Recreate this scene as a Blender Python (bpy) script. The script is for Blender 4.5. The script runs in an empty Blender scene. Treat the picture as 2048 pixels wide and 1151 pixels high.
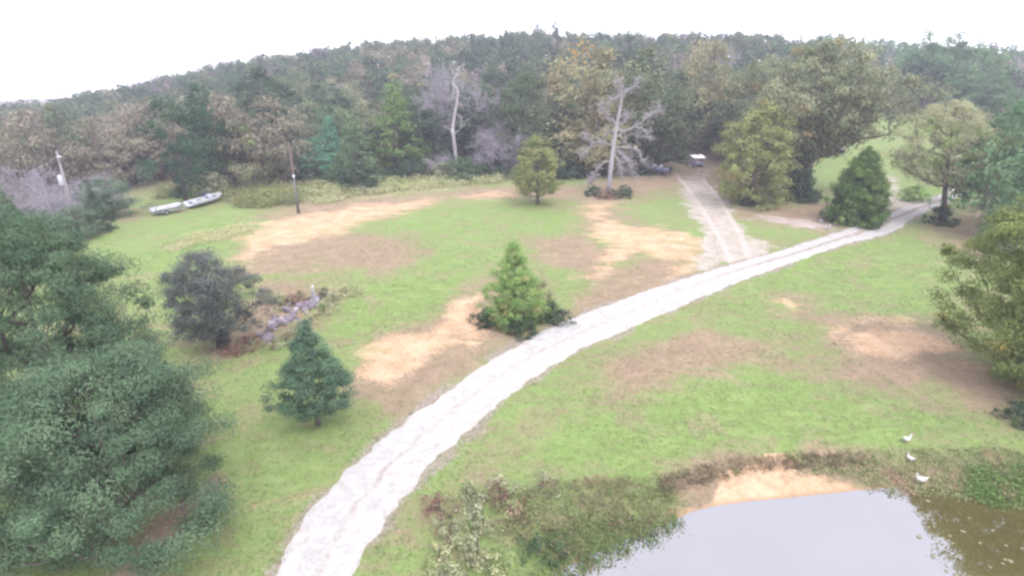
import bpy, math, numpy as np
from mathutils import Vector, Matrix
rad = math.radians
S = bpy.context.scene
COL = S.collection

# ------------------------------------------------------------------ camera, sky, sun, exposure
CAM_H, PITCH, FPX = 18.0, rad(20.5), 1150.0      # metres above the drive, downward tilt, focal length in 2048-px units
cam = bpy.data.cameras.new('camera'); cam_o = bpy.data.objects.new('camera', cam); COL.objects.link(cam_o)
cam.sensor_width = 36.0; cam.lens = 36.0 * FPX / 2048.0
cam.clip_start = 0.1; cam.clip_end = 6000
cam_o.location = (0, 0, CAM_H); cam_o.rotation_euler = (math.pi / 2 - PITCH, 0, 0)
S.camera = cam_o

SUN_EL, SUN_AZ = rad(58), rad(150)                # high, behind and a little right of the drone
w = bpy.data.worlds.new('World'); S.world = w; w.use_nodes = True
nt = w.node_tree; bg = nt.nodes['Background']
sky = nt.nodes.new('ShaderNodeTexSky'); sky.sky_type = 'NISHITA'; sky.sun_disc = False
sky.sun_elevation = SUN_EL; sky.sun_rotation = SUN_AZ; sky.dust_density = 1.0; sky.air_density = 1.0; sky.ozone_density = 1.0
hs = nt.nodes.new('ShaderNodeHueSaturation'); hs.inputs['Saturation'].default_value = 0.28
wb = nt.nodes.new('ShaderNodeMix'); wb.data_type = 'RGBA'; wb.blend_type = 'MULTIPLY'; wb.inputs[0].default_value = 1.0
wb.inputs[7].default_value = (0.98, 0.955, 1.04, 1)
cl = nt.nodes.new('ShaderNodeMix'); cl.data_type = 'RGBA'; cl.inputs[0].default_value = 0.72      # closed, even cloud over most of the sky
cl.inputs[7].default_value = (10.7, 10.65, 12.1, 1)
nt.links.new(sky.outputs[0], hs.inputs['Color']); nt.links.new(hs.outputs[0], wb.inputs[6]); nt.links.new(wb.outputs[2], cl.inputs[6]); nt.links.new(cl.outputs[2], bg.inputs['Color'])
bg.inputs['Strength'].default_value = 0.12

sun = bpy.data.lights.new('sun', 'SUN'); sun.energy = 1.2; sun.angle = rad(24); sun.color = (1.0, 0.95, 0.9)
sun_o = bpy.data.objects.new('sun', sun); COL.objects.link(sun_o)
sd = Vector((math.sin(SUN_AZ) * math.cos(SUN_EL), math.cos(SUN_AZ) * math.cos(SUN_EL), math.sin(SUN_EL)))
sun_o.rotation_euler = (-sd).to_track_quat('-Z', 'Y').to_euler()

S.view_settings.view_transform = 'Standard'; S.view_settings.look = 'None'
S.view_settings.exposure = 1.42; S.view_settings.gamma = 1.0; S.view_settings.use_curve_mapping = False
S.render.engine = 'CYCLES'
S.cycles.use_denoising = True
S.cycles.filter_width = 2.6
S.cycles.max_bounces = 6; S.cycles.diffuse_bounces = 3; S.cycles.glossy_bounces = 2; S.cycles.transmission_bounces = 3
S.cycles.volume_bounces = 0; S.cycles.transparent_max_bounces = 4
S.cycles.caustics_reflective = False; S.cycles.caustics_refractive = False

# ------------------------------------------------------------------ survey helpers: where a sight line meets the land
CP, SP = math.cos(PITCH), math.sin(PITCH)
def sight(u, v):
    b = 575.5 - v
    return np.array((u - 1024.0, FPX * CP + b * SP, -FPX * SP + b * CP))
def gp(u, v, z=0.0):
    d = sight(u, v); t = (z - CAM_H) / d[2]
    return (d[0] * t, d[1] * t)
def az_of(u, v=145):
    d = sight(u, v); return math.atan2(d[0], d[1])
def sstep(a, b, x):
    t = np.clip((x - a) / (b - a), 0, 1); return t * t * (3 - 2 * t)

def poly_sd(px, py, poly):
    """signed distance to a polygon, negative inside"""
    P = np.asarray(poly, float); Q = np.roll(P, -1, 0)
    d2 = np.full(px.shape, 1e18); inside = np.zeros(px.shape, bool)
    for (ax, ay), (bx, by) in zip(P, Q):
        ex, ey = bx - ax, by - ay
        t = np.clip(((px - ax) * ex + (py - ay) * ey) / (ex * ex + ey * ey + 1e-12), 0, 1)
        d2 = np.minimum(d2, (px - ax - t * ex) ** 2 + (py - ay - t * ey) ** 2)
        c = (ay > py) != (by > py)
        xi = ax + (py - ay) * ex / (ey if abs(ey) > 1e-9 else 1e-9)
        inside ^= c & (px < xi)
    d = np.sqrt(d2)
    return np.where(inside, -d, d)
def line_d(px, py, line):
    d2 = np.full(px.shape, 1e18)
    P = np.asarray(line, float)
    for (ax, ay), (bx, by) in zip(P[:-1], P[1:]):
        ex, ey = bx - ax, by - ay
        t = np.clip(((px - ax) * ex + (py - ay) * ey) / (ex * ex + ey * ey + 1e-12), 0, 1)
        d2 = np.minimum(d2, (px - ax - t * ex) ** 2 + (py - ay - t * ey) ** 2)
    return np.sqrt(d2)
def catmull(P, n=8):
    P = np.asarray(P, float); P = np.vstack([2 * P[0] - P[1], P, 2 * P[-1] - P[-2]])
    out = []
    for i in range(1, len(P) - 2):
        for k in range(n):
            t = k / n
            out.append(0.5 * (2 * P[i] + (P[i + 1] - P[i - 1]) * t + (2 * P[i - 1] - 5 * P[i] + 4 * P[i + 1] - P[i + 2]) * t * t + (-P[i - 1] + 3 * P[i] - 3 * P[i + 1] + P[i + 2]) * t ** 3))
    out.append(P[-2]); return np.array(out)
def vnoise(x, y, s, seed=0):
    """smooth value noise, 0..1"""
    x = np.asarray(x, float) / s; y = np.asarray(y, float) / s
    xi = np.floor(x).astype(np.int64); yi = np.floor(y).astype(np.int64)
    fx = x - xi; fy = y - yi; fx = fx * fx * (3 - 2 * fx); fy = fy * fy * (3 - 2 * fy)
    def h(a, b):
        n = (a * 374761393 + b * 668265263 + seed * 974634347) & 0x7fffffff
        n = ((n ^ (n >> 13)) * 1274126177) & 0x7fffffff
        return ((n ^ (n >> 16)) & 0xffff) / 65535.0
    return (h(xi, yi) * (1 - fx) + h(xi + 1, yi) * fx) * (1 - fy) + (h(xi, yi + 1) * (1 - fx) + h(xi + 1, yi + 1) * fx) * fy

# ------------------------------------------------------------------ the lie of the land
WATER_Z = -0.6
SKY_AZ = np.radians([-60, -40.3, -34.1, -26.1, -20.5, -15.0, -12.8, -5.7, 1.2, 8.0, 18.8, 23.2, 28.4, 33, 40, 60])
SKY_EL = np.radians([-2.6, -2.45, -1.5, 0.45, 1.35, 1.95, 2.4, 2.9, 3.35, 3.2, 3.0, 2.6, 1.9, 1.4, 0.9, 0.5])
RIDGE = 300.0
shore = [gp(*q, WATER_Z) for q in ((1120, 1165), (1200, 1120), (1345, 1062), (1400, 1034), (1480, 1018), (1560, 1010), (1680, 997), (1800, 985), (1870, 984), (1960, 992), (2060, 992), (2160, 985))]
pond_poly = shore + [(34, 20), (40, 12), (36, 4), (22, 0), (8, 2), (0.5, 8), (0.5, 13)]
pond_poly = [tuple(p) for p in catmull(pond_poly + [pond_poly[0]], 5)[:-1]]
road_l = [(-12.2, 8.5), gp(545, 1151), gp(595, 1050), gp(690, 945), gp(860, 805), gp(1005, 705), gp(1145, 635), gp(1300, 578), gp(1420, 540), gp(1600, 488), gp(1720, 448), gp(1800, 418), gp(1880, 388), gp(1960, 356), (110, 126)]
road_r = [(-8.9, 8.0), gp(698, 1151), gp(770, 1040), gp(872, 925), gp(1010, 800), gp(1165, 700), gp(1320, 632), gp(1420, 588), gp(1530, 545), gp(1680, 493), gp(1780, 465), gp(1850, 425), gp(1915, 395), gp(1975, 366), (114, 122)]
RL, RR = catmull(road_l, 14), catmull(road_r, 14)
RC = (RL + RR) / 2
road_poly = [tuple(p) for p in RL] + [tuple(p) for p in RR[::-1]]

def land(x, y):
    x = np.asarray(x, float); y = np.asarray(y, float)
    r = np.hypot(x, y); az = np.arctan2(x, np.maximum(y, 1e-3))
    zr = CAM_H + RIDGE * np.tan(np.interp(az, SKY_AZ, SKY_EL)) - 11.0
    t = sstep(112, RIDGE, r) * sstep(-20, 40, y)
    t = np.where(r > 0, t, 0)
    z = zr * t - 0.02 * np.maximum(r - RIDGE - 30, 0)
    z = np.maximum(z, -30)
    # the lawn rolls over and falls away on the far left
    edge = -51 - 10 * sstep(84, 92, y) + 4 * sstep(60, 40, y)
    z = z - 5.0 * sstep(0, 26, edge - x) * (1 - sstep(150, 280, r)) * sstep(20, 40, y)
    # low swells
    z = z + (vnoise(x, y, 17, 3) - 0.5) * 0.5 * sstep(18, 45, r) + (vnoise(x, y, 5, 5) - 0.5) * 0.10
    near = (r < 90)
    d = np.full(x.shape, 50.0)
    if near.any(): d[near] = poly_sd(x[near], y[near], pond_poly)
    bank = sstep(3.4, 0.0, d) * 0.42 + sstep(2.6, 2.0, d + (vnoise(x, y, 1.3, 9) - .5) * .9) * 0.2
    bank = bank + sstep(0, -4, d) * 1.4
    z = np.where(d < 4.5, z * sstep(0, 4.5, d) - bank, z)
    # the drive is graded level
    dr = np.full(x.shape, 50.0)
    m = (r < 175) & (x > -20)
    if m.any(): dr[m] = line_d(x[m], y[m], RC[::4])
    zc = 0.0
    return np.where(dr < 6, zc * (1 - sstep(2.4, 6, dr)) + z * sstep(2.4, 6, dr), z) if True else z
def hz(x, y): return float(land(np.array([x]), np.array([y]))[0])

# ------------------------------------------------------------------ object helpers
def put(o, label=None, cat=None, group=None, kind=None):
    if label: o['label'] = label
    if cat: o['category'] = cat
    if group: o['group'] = group
    if kind: o['kind'] = kind
    return o
def empty(name, loc, label=None, cat=None, group=None, rz=0.0, s=(1, 1, 1)):
    o = bpy.data.objects.new(name, None); COL.objects.link(o); o.location = loc; o.rotation_euler = (0, 0, rz); o.scale = s
    o.empty_display_size = 0.2
    return put(o, label, cat, group)
def fast_mesh(name, V, F, mat=None, tone=None, smooth=False):
    """V (n,3); F a list of arrays of faces with the same corner count (or one array)"""
    me = bpy.data.meshes.new(name)
    if not isinstance(F, (list, tuple)): F = [F]
    F = [np.asarray(f, np.int32) for f in F if len(f)]
    me.vertices.add(len(V)); me.vertices.foreach_set('co', np.asarray(V, np.float32).ravel())
    nl = sum(f.size for f in F); npoly = sum(len(f) for f in F)
    me.loops.add(nl); me.loops.foreach_set('vertex_index', np.concatenate([f.ravel() for f in F]))
    me.polygons.add(npoly)
    tot = np.concatenate([np.full(len(f), f.shape[1], np.int32) for f in F])
    st = np.concatenate([[0], np.cumsum(tot)[:-1]]).astype(np.int32)
    me.polygons.foreach_set('loop_start', st)
    try: me.polygons.foreach_set('loop_total', tot)
    except Exception: pass
    if smooth: me.polygons.foreach_set('use_smooth', np.ones(npoly, bool))
    me.update(calc_edges=True); me.validate()
    if tone is not None:
        a = me.attributes.new('tone', 'FLOAT_COLOR', 'POINT')
        c = np.ones((len(V), 4), np.float32); c[:, :tone.shape[1]] = tone
        a.data.foreach_set('color', c.ravel())
    if mat is not None: me.materials.append(mat)
    return me
def obj(name, me, parent=None, loc=(0, 0, 0)):
    o = bpy.data.objects.new(name, me); COL.objects.link(o); o.location = loc
    if parent is not None: o.parent = parent
    return o
class MB:
    """collects simple shapes into one mesh"""
    def __init__(s): s.V = []; s.F3 = []; s.F4 = []; s.n = 0
    def add(s, V, F3=(), F4=()):
        V = np.asarray(V, float); s.V.append(V)
        if len(F3): s.F3.append(np.asarray(F3) + s.n)
        if len(F4): s.F4.append(np.asarray(F4) + s.n)
        s.n += len(V); return s
    def box(s, c, d, rz=0, taper=1.0):
        x, y, z = (k / 2 for k in d)
        v = np.array([(-x, -y, -z), (x, -y, -z), (x, y, -z), (-x, y, -z), (-x * taper, -y * taper, z), (x * taper, -y * taper, z), (x * taper, y * taper, z), (-x * taper, y * taper, z)])
        cz, sz = math.cos(rz), math.sin(rz); v = v @ np.array([[cz, sz, 0], [-sz, cz, 0], [0, 0, 1]]) + np.array(c)
        return s.add(v, F4=[(0, 3, 2, 1), (4, 5, 6, 7), (0, 1, 5, 4), (1, 2, 6, 5), (2, 3, 7, 6), (3, 0, 4, 7)])
    def tube(s, P, R, n=6, cap=True):
        P = np.asarray(P, float); R = np.broadcast_to(np.asarray(R, float), (len(P),))
        T = np.gradient(P, axis=0); T /= np.linalg.norm(T, axis=1, keepdims=True) + 1e-9
        ref = np.array((0, 0, 1.0)) if abs(T[0, 2]) < 0.8 else np.array((1.0, 0, 0))
        A = np.cross(T, ref); A /= np.linalg.norm(A, axis=1, keepdims=True) + 1e-9
        B = np.cross(T, A)
        th = np.arange(n) * 2 * math.pi / n
        V = P[:, None, :] + R[:, None, None] * (np.cos(th)[None, :, None] * A[:, None, :] + np.sin(th)[None, :, None] * B[:, None, :])
        i = np.arange(len(P) - 1)[:, None] * n; k = np.arange(n)[None, :]; k2 = (k + 1) % n
        F = np.stack([i + k, i + n + k, i + n + k2, i + k2], -1).reshape(-1, 4)
        V = V.reshape(-1, 3); F3 = []
        if cap:
            m = len(V); V = np.vstack([V, P[:1], P[-1:]]); L = (len(P) - 1) * n
            F3 = [(m, j, (j + 1) % n) for j in range(n)] + [(m + 1, L + (j + 1) % n, L + j) for j in range(n)]
        return s.add(V, F3=F3, F4=F)
    def blob(s, c, r, seed=0, rough=0.25, seg=7, ring=5):
        g = np.random.default_rng(seed); V = [(0, 0, 1.0)]
        for i in range(1, ring):
            for j in range(seg):
                a = math.pi * i / ring; b = 2 * math.pi * (j + .5 * (i % 2)) / seg
                V.append((math.sin(a) * math.cos(b), math.sin(a) * math.sin(b), math.cos(a)))
        V.append((0, 0, -1.0)); V = np.array(V) * (1 + g.uniform(-rough, rough, (len(V), 1)))
        F3 = [(0, 1 + j, 1 + (j + 1) % seg) for j in range(seg)]; b = 1 + (ring - 2) * seg; e = len(V) - 1
        F3 += [(e, b + (j + 1) % seg, b + j) for j in range(seg)]
        F4 = [(1 + i * seg + j, 1 + (i + 1) * seg + j, 1 + (i + 1) * seg + (j + 1) % seg, 1 + i * seg + (j + 1) % seg) for i in range(ring - 2) for j in range(seg)]
        return s.add(V * np.array(r) + np.array(c), F3, F4)
    def mesh(s, name, mat, smooth=False, tone=None):
        F = []
        if s.F4: F.append(np.vstack(s.F4))
        if s.F3: F.append(np.vstack(s.F3))
        return fast_mesh(name, np.vstack(s.V), F, mat, tone, smooth)
    def build(s, name, mat, parent=None, smooth=False, loc=(0, 0, 0)):
        return obj(name, s.mesh(name, mat, smooth), parent, loc)

# ------------------------------------------------------------------ materials
def new_mat(name):
    m = bpy.data.materials.new(name); m.use_nodes = True
    n = m.node_tree; return m, n, n.nodes['Principled BSDF'], n.links
def N(nt, t, **k):
    n = nt.nodes.new(t)
    for a, b in k.items(): setattr(n, a, b)
    return n
def noise(nt, scale, detail=4, rough=0.55, vec=None, dist=0.0):
    n = N(nt, 'ShaderNodeTexNoise'); n.inputs['Scale'].default_value = scale; n.inputs['Detail'].default_value = detail
    n.inputs['Roughness'].default_value = rough; n.inputs['Distortion'].default_value = dist
    if vec is not None: nt.links.new(vec, n.inputs['Vector'])
    return n.outputs['Fac']
def ramp(nt, fac, stops):
    r = N(nt, 'ShaderNodeValToRGB'); e = r.color_ramp.elements
    while len(e) < len(stops): e.new(0.5)
    for k, (p, c) in zip(e, stops):
        k.position = p; k.color = tuple(c) + (1,) if len(c) == 3 else c
    nt.links.new(fac, r.inputs[0]); return r.outputs[0]
def mixc(nt, f, a, b, mode='MIX'):
    m = N(nt, 'ShaderNodeMix', data_type='RGBA', blend_type=mode)
    for s, v in ((0, f), (6, a), (7, b)):
        if hasattr(v, 'is_linked') or isinstance(v, bpy.types.NodeSocket): nt.links.new(v, m.inputs[s])
        else: m.inputs[s].default_value = v if s == 0 else (tuple(v) + (1,) if len(v) == 3 else v)
    return m.outputs[2]
def mth(nt, op, a, b=None, c=None, clamp=False):
    m = N(nt, 'ShaderNodeMath', operation=op, use_clamp=clamp)
    for i, v in enumerate((a, b, c)):
        if v is None: continue
        if isinstance(v, bpy.types.NodeSocket): nt.links.new(v, m.inputs[i])
        else: m.inputs[i].default_value = v
    return m.outputs[0]
def mrange(nt, v, a, b):
    m = N(nt, 'ShaderNodeMapRange', interpolation_type='SMOOTHSTEP'); m.inputs[1].default_value = a; m.inputs[2].default_value = b
    nt.links.new(v, m.inputs[0]); return m.outputs[0]
def bump(nt, h, strength, dist, bsdf):
    b = N(nt, 'ShaderNodeBump'); b.inputs['Strength'].default_value = strength; b.inputs['Distance'].default_value = dist
    nt.links.new(h, b.inputs['Height']); nt.links.new(b.outputs[0], bsdf.inputs['Normal'])

def paint(name, c, rough=0.6, var=0.25, scale=6.0, metal=0.0, dirt=(0.16, 0.13, 0.1), spec=0.3):
    m, nt, b, L = new_mat(name)
    f = noise(nt, scale, 5, 0.65); g = mrange(nt, f, 0.5, 0.75)
    d = mth(nt, 'MULTIPLY', g, var * 1.6)
    L.new(mixc(nt, d, c, dirt), b.inputs['Base Color'])
    b.inputs['Roughness'].default_value = rough; b.inputs['Metallic'].default_value = metal
    b.inputs['Specular IOR Level'].default_value = spec
    return m
def leafmat(name, a, b, accent=None, trans=0.42, amount=0.08):
    """leaves: tone.r runs between two colours of the species, tone.g is each leaf's own lightness, tone.b picks turned leaves"""
    m, nt, bs, L = new_mat(name)
    at = N(nt, 'ShaderNodeAttribute', attribute_name='tone'); sp = N(nt, 'ShaderNodeSeparateColor'); L.new(at.outputs['Color'], sp.inputs[0])
    oi = N(nt, 'ShaderNodeObjectInfo')
    r = mth(nt, 'ADD', sp.outputs[0], mth(nt, 'MULTIPLY_ADD', oi.outputs['Random'], 0.5, -0.25), clamp=True)
    c = mixc(nt, r, a, b)
    if accent is not None:
        k = mrange(nt, sp.outputs[2], 1 - amount - 0.03, 1 - amount + 0.03); c = mixc(nt, k, c, accent)
    hv = N(nt, 'ShaderNodeHueSaturation'); L.new(c, hv.inputs['Color']); L.new(mth(nt, 'MULTIPLY', sp.outputs[1], mth(nt, 'MULTIPLY_ADD', oi.outputs['Random'], -0.35, 1.15)), hv.inputs['Value'])
    L.new(mth(nt, 'MULTIPLY_ADD', oi.outputs['Random'], 0.025, 0.497), hv.inputs['Hue'])
    d = N(nt, 'ShaderNodeBsdfDiffuse'); t = N(nt, 'ShaderNodeBsdfTranslucent'); mx = N(nt, 'ShaderNodeMixShader'); mx.inputs[0].default_value = trans
    L.new(hv.outputs[0], d.inputs['Color']); L.new(hv.outputs[0], t.inputs['Color'])
    L.new(d.outputs[0], mx.inputs[1]); L.new(t.outputs[0], mx.inputs[2])
    out = nt.nodes['Material Output']; L.new(mx.outputs[0], out.inputs['Surface']); nt.nodes.remove(bs)
    return m
def barkmat(name, a, b, scale=3.0):
    m, nt, bs, L = new_mat(name)
    tc = N(nt, 'ShaderNodeTexCoord'); mp = N(nt, 'ShaderNodeMapping'); mp.inputs['Scale'].default_value = (1, 1, 0.25); L.new(tc.outputs['Object'], mp.inputs[0])
    f = noise(nt, scale * 3, 6, 0.7, mp.outputs[0])
    L.new(ramp(nt, f, [(0.3, a), (0.7, b)]), bs.inputs['Base Color']); bs.inputs['Roughness'].default_value = 0.9
    bs.inputs['Specular IOR Level'].default_value = 0.15
    bump(nt, f, 0.6, 0.03, bs)
    return m
bark_brown = barkmat('bark_brown', (0.07, 0.055, 0.05), (0.16, 0.13, 0.115))
bark_grey = barkmat('bark_grey', (0.16, 0.145, 0.14), (0.30, 0.27, 0.26))
bark_white = barkmat('bark_white', (0.21, 0.195, 0.205), (0.37, 0.345, 0.355))
twig_lilac = barkmat('twig_lilac', (0.22, 0.20, 0.23), (0.36, 0.33, 0.37))

LM = {
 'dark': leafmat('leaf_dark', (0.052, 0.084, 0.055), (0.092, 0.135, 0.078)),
 'green': leafmat('leaf_green', (0.068, 0.119, 0.063), (0.116, 0.171, 0.086), (0.179, 0.154, 0.081), amount=0.04),
 'blue': leafmat('leaf_blue', (0.115, 0.175, 0.115), (0.175, 0.235, 0.145), (0.24, 0.23, 0.13), amount=0.03),
 'olive': leafmat('leaf_olive', (0.094, 0.129, 0.071), (0.158, 0.187, 0.103), (0.231, 0.165, 0.092), amount=0.06),
 'yellow': leafmat('leaf_yellow', (0.225, 0.255, 0.100), (0.345, 0.350, 0.145), (0.40, 0.27, 0.11), trans=0.45, amount=0.06),
 'tan': leafmat('leaf_tan', (0.206, 0.187, 0.147), (0.294, 0.264, 0.198), (0.252, 0.202, 0.138), amount=0.05),
 'pale': leafmat('leaf_pale', (0.30, 0.31, 0.185), (0.40, 0.385, 0.235), (0.25, 0.32, 0.13), trans=0.5, amount=0.25),
 'plum': leafmat('leaf_plum', (0.115, 0.135, 0.125), (0.175, 0.190, 0.170), trans=0.5),
 'bright': leafmat('leaf_bright', (0.235, 0.365, 0.125), (0.350, 0.460, 0.165), (0.38, 0.38, 0.18), trans=0.5, amount=0.10),
 'vine':   leafmat('leaf_vine', (0.106, 0.256, 0.150), (0.156, 0.331, 0.188)),
 'cedar': leafmat('leaf_cedar', (0.068, 0.125, 0.040), (0.150, 0.215, 0.062), trans=0.3),
 'cream':  leafmat('leaf_cream', (0.420, 0.416, 0.216), (0.420, 0.420, 0.273), (0.240, 0.304, 0.112), amount=0.2),
 'weed':   leafmat('leaf_weed', (0.181, 0.219, 0.106), (0.306, 0.312, 0.156), (0.312, 0.237, 0.163), amount=0.22),
 'sage':   leafmat('leaf_sage', (0.240, 0.264, 0.168), (0.416, 0.416, 0.264), (0.240, 0.160, 0.128), amount=0.2),
 'gold': leafmat('leaf_gold', (0.225, 0.222, 0.127), (0.361, 0.321, 0.187), (0.410, 0.257, 0.120), amount=0.10),
 'oaklight': leafmat('leaf_oaklight', (0.181, 0.206, 0.121), (0.284, 0.297, 0.168), (0.333, 0.247, 0.136), amount=0.06),
 'oakgreen': leafmat('leaf_oakgreen', (0.195, 0.240, 0.085), (0.300, 0.330, 0.115), (0.38, 0.25, 0.09), trans=0.42, amount=0.05),
 'fresh': leafmat('leaf_fresh', (0.100, 0.180, 0.092), (0.160, 0.245, 0.118)),
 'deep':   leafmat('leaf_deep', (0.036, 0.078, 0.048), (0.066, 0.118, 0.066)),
 'feather': leafmat('leaf_feather', (0.112, 0.182, 0.112), (0.175, 0.252, 0.145), (0.24, 0.23, 0.13), trans=0.48, amount=0.03),
 'teal':   leafmat('leaf_teal', (0.105, 0.185, 0.120), (0.165, 0.250, 0.150), trans=0.45),
 'mid':    leafmat('leaf_mid', (0.112, 0.175, 0.094), (0.169, 0.231, 0.119)),
 'brown':  leafmat('leaf_brown', (0.163, 0.131, 0.088), (0.250, 0.206, 0.144), (0.175, 0.213, 0.088), amount=0.35),
 'lawnweed': leafmat('leaf_lawnweed', (0.125, 0.206, 0.069), (0.200, 0.269, 0.094), (0.275, 0.250, 0.138), amount=0.15),
 'russet': leafmat('leaf_russet', (0.193, 0.120, 0.099), (0.304, 0.193, 0.152), (0.160, 0.193, 0.096), amount=0.2),
}

# ------------------------------------------------------------------ ground: one graded sheet to the horizon
def PX(*q): return [gp(*k) for k in q]
sand_polys = [
 PX((470, 505), (520, 445), (560, 428), (700, 412), (860, 396), (882, 402), (800, 425), (720, 445), (690, 465), (600, 490), (540, 500), (500, 525)),
 PX((930, 388), (1010, 379), (1015, 395), (940, 399)),
 PX((1165, 412), (1215, 406), (1222, 440), (1290, 462), (1340, 460), (1405, 476), (1400, 520), (1370, 562), (1340, 552), (1352, 528), (1280, 505), (1240, 535), (1200, 560), (1170, 556), (1212, 520), (1222, 492), (1160, 470), (1192, 450)),
 PX((690, 740), (760, 692), (880, 645), (962, 575), (975, 610), (940, 680), (850, 732), (760, 775), (705, 765)),
 PX((1665, 662), (1800, 640), (1850, 650), (1930, 700), (1942, 722), (1850, 715), (1760, 718), (1690, 690)),
 PX((1565, 600), (1600, 596), (1608, 612), (1575, 618)),
]
dry_polys = [
 PX((460, 520), (520, 480), (700, 462), (830, 488), (850, 512), (790, 560), (700, 535), (560, 555), (480, 550)),
 PX((510, 432), (600, 405), (1000, 370), (1190, 372), (1165, 402), (900, 398), (720, 440), (560, 440)),
 PX((1040, 475), (1180, 470), (1240, 530), (1390, 500), (1400, 545), (1330, 592), (1140, 660), (1110, 640), (1180, 570), (1060, 520)),
 PX((690, 735), (980, 555), (1010, 600), (1060, 655), (1000, 700), (900, 765), (800, 815), (700, 795)),
 PX((1190, 745), (1390, 642), (1560, 690), (1580, 735), (1400, 765), (1230, 785)),
 PX((1560, 580), (1620, 590), (1660, 625), (1900, 635), (1970, 720), (2060, 770), (2060, 840), (1900, 790), (1700, 755), (1640, 665), (1580, 640)),
 PX((1430, 440), (1480, 412), (1660, 400), (1790, 400), (1790, 440), (1650, 470), (1500, 445)),
 PX((1140, 395), (1180, 362), (1450, 330), (1560, 370), (1500, 420), (1440, 400), (1400, 370), (1260, 400), (1230, 455), (1180, 470)),
 PX((1850, 470), (1870, 440), (1960, 420), (2048, 430), (1990, 520), (1900, 500)),
 PX((380, 690), (440, 660), (540, 560), (610, 570), (700, 580), (640, 640), (520, 695), (430, 715)),
 PX((1300, 955), (1330, 930), (1480, 918), (1720, 905), (2060, 905), (2060, 985), (1800, 985), (1400, 1030)),
]
pale_polys = [   # trampled gravelly dirt of the side tracks
 PX((1400, 545), (1570, 498), (1500, 480), (1482, 450), (1440, 392), (1402, 352), (1372, 350), (1358, 382), (1395, 440), (1410, 480)),
 PX((1780, 432), (1850, 408), (1800, 395), (1788, 372), (1776, 350), (1770, 352), (1774, 380)),
 PX((1510, 432), (1600, 440), (1660, 452), (1600, 458), (1520, 442)),
 PX((1375, 350), (1412, 346), (1420, 356), (1385, 360)),
]
lush_polys = [
 PX((170, 480), (320, 430), (430, 415), (500, 440), (480, 480), (330, 640), (300, 560), (200, 560)),
 PX((1250, 830), (1500, 760), (1800, 820), (2050, 880), (1900, 905), (1500, 915), (1250, 940), (1000, 900)),
 PX((1480, 560), (1700, 480), (1880, 470), (1900, 600), (1700, 600)),
 PX((700, 560), (950, 480), (960, 560), (850, 650), (700, 690), (610, 660)),
 PX((820, 420), (1000, 405), (1130, 430), (1150, 460), (950, 470), (780, 480)),
]
lush_polys.append([(r_ * math.sin(rad(a_)), r_ * math.cos(rad(a_))) for r_, a_ in ((112, 25.5), (112, 41), (210, 41), (210, 26))])
straw_polys = [PX((325, 490), (400, 462), (500, 448), (510, 462), (420, 482), (340, 502)), PX((560, 400), (700, 378), (900, 360), (1000, 362), (900, 376), (700, 395))]
ruts = [PX((1470, 540), (1440, 480), (1405, 420), (1375, 375), (1350, 345)), PX((1500, 520), (1480, 470), (1440, 400), (1405, 355))]
beach = [gp(*q, -0.35) for q in ((1365, 1040), (1380, 985), (1440, 955), (1500, 938), (1575, 940), (1590, 965), (1700, 975), (1800, 978), (1810, 995), (1560, 1020), (1400, 1045))]

def graded(a, b, core0, core1, step, grow):
    c = list(np.arange(core0, core1 + step, step)); s = step; x = core1
    while x < b: s *= grow; x += s; c.append(x)
    s = step; x = core0; lo = []
    while x > a: s *= grow; x -= s; lo.append(x)
    return np.array(lo[::-1] + c)
gx = graded(-900, 900, -34, 46, 0.34, 1.055); gy = graded(-120, 1000, 10, 66, 0.34, 1.035)
GX, GY = np.meshgrid(gx, gy); fx, fy = GX.ravel(), GY.ravel()
fz = land(fx, fy)
def soft(polys, w, seed):
    m = np.zeros(fx.shape); k = (np.hypot(fx, fy) < 260) & (fy > 5)
    jx = (vnoise(fx, fy, 2.2, seed) - .5) * 2.6; jy = (vnoise(fx, fy, 2.2, seed + 1) - .5) * 2.6
    sx, sy = (fx + jx)[k], (fy + jy)[k]
    rr = np.clip(np.hypot(sx, sy) / 40, 0.6, 2.2) * w
    acc = np.zeros(sx.shape)
    for p in polys: acc = np.maximum(acc, sstep(1, -1, poly_sd(sx, sy, p) / rr))
    m[k] = acc; return m
m_sand = np.maximum(soft(sand_polys, 2.0, 11), soft([beach], 0.35, 17)); m_dry = np.maximum(soft(dry_polys, 2.8, 21), soft([PX((215, 1175), (300, 1060), (415, 935), (475, 945), (370, 1095), (300, 1175))], 0.9, 27)); m_pale = soft(pale_polys, 1.4, 31); m_lush = soft(lush_polys, 3.2, 41); m_straw = soft(straw_polys, 0.9, 51)
near = (np.hypot(fx, fy) < 200) & (fy > 0)
m_edge = np.zeros(fx.shape); m_rut = np.zeros(fx.shape); m_wet = np.zeros(fx.shape)
rd = poly_sd(fx[near], fy[near], road_poly[::3]); m_edge[near] = sstep(0.9, -0.3, rd + (vnoise(fx[near], fy[near], 1.6, 71) - .5) * 1.2)
m_rut[near] = np.maximum(sstep(0.55, 0.15, line_d(fx[near], fy[near], ruts[0])), sstep(0.55, 0.15, line_d(fx[near], fy[near], ruts[1])))
m_wet[near] = sstep(1.1, 0.0, poly_sd(fx[near], fy[near], pond_poly))
m_wood = sstep(100, 125, np.hypot(fx, fy)) * (1 - 0.9 * sstep(25.5, 28, np.degrees(np.arctan2(fx, np.maximum(fy, 1e-3)))) * sstep(44, 40, np.degrees(np.arctan2(fx, np.maximum(fy, 1e-3)))) * sstep(235, 215, np.hypot(fx, fy)))
m_wood = np.where(fy < 0, 0, m_wood)
nx, ny = len(gx), len(gy)
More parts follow.
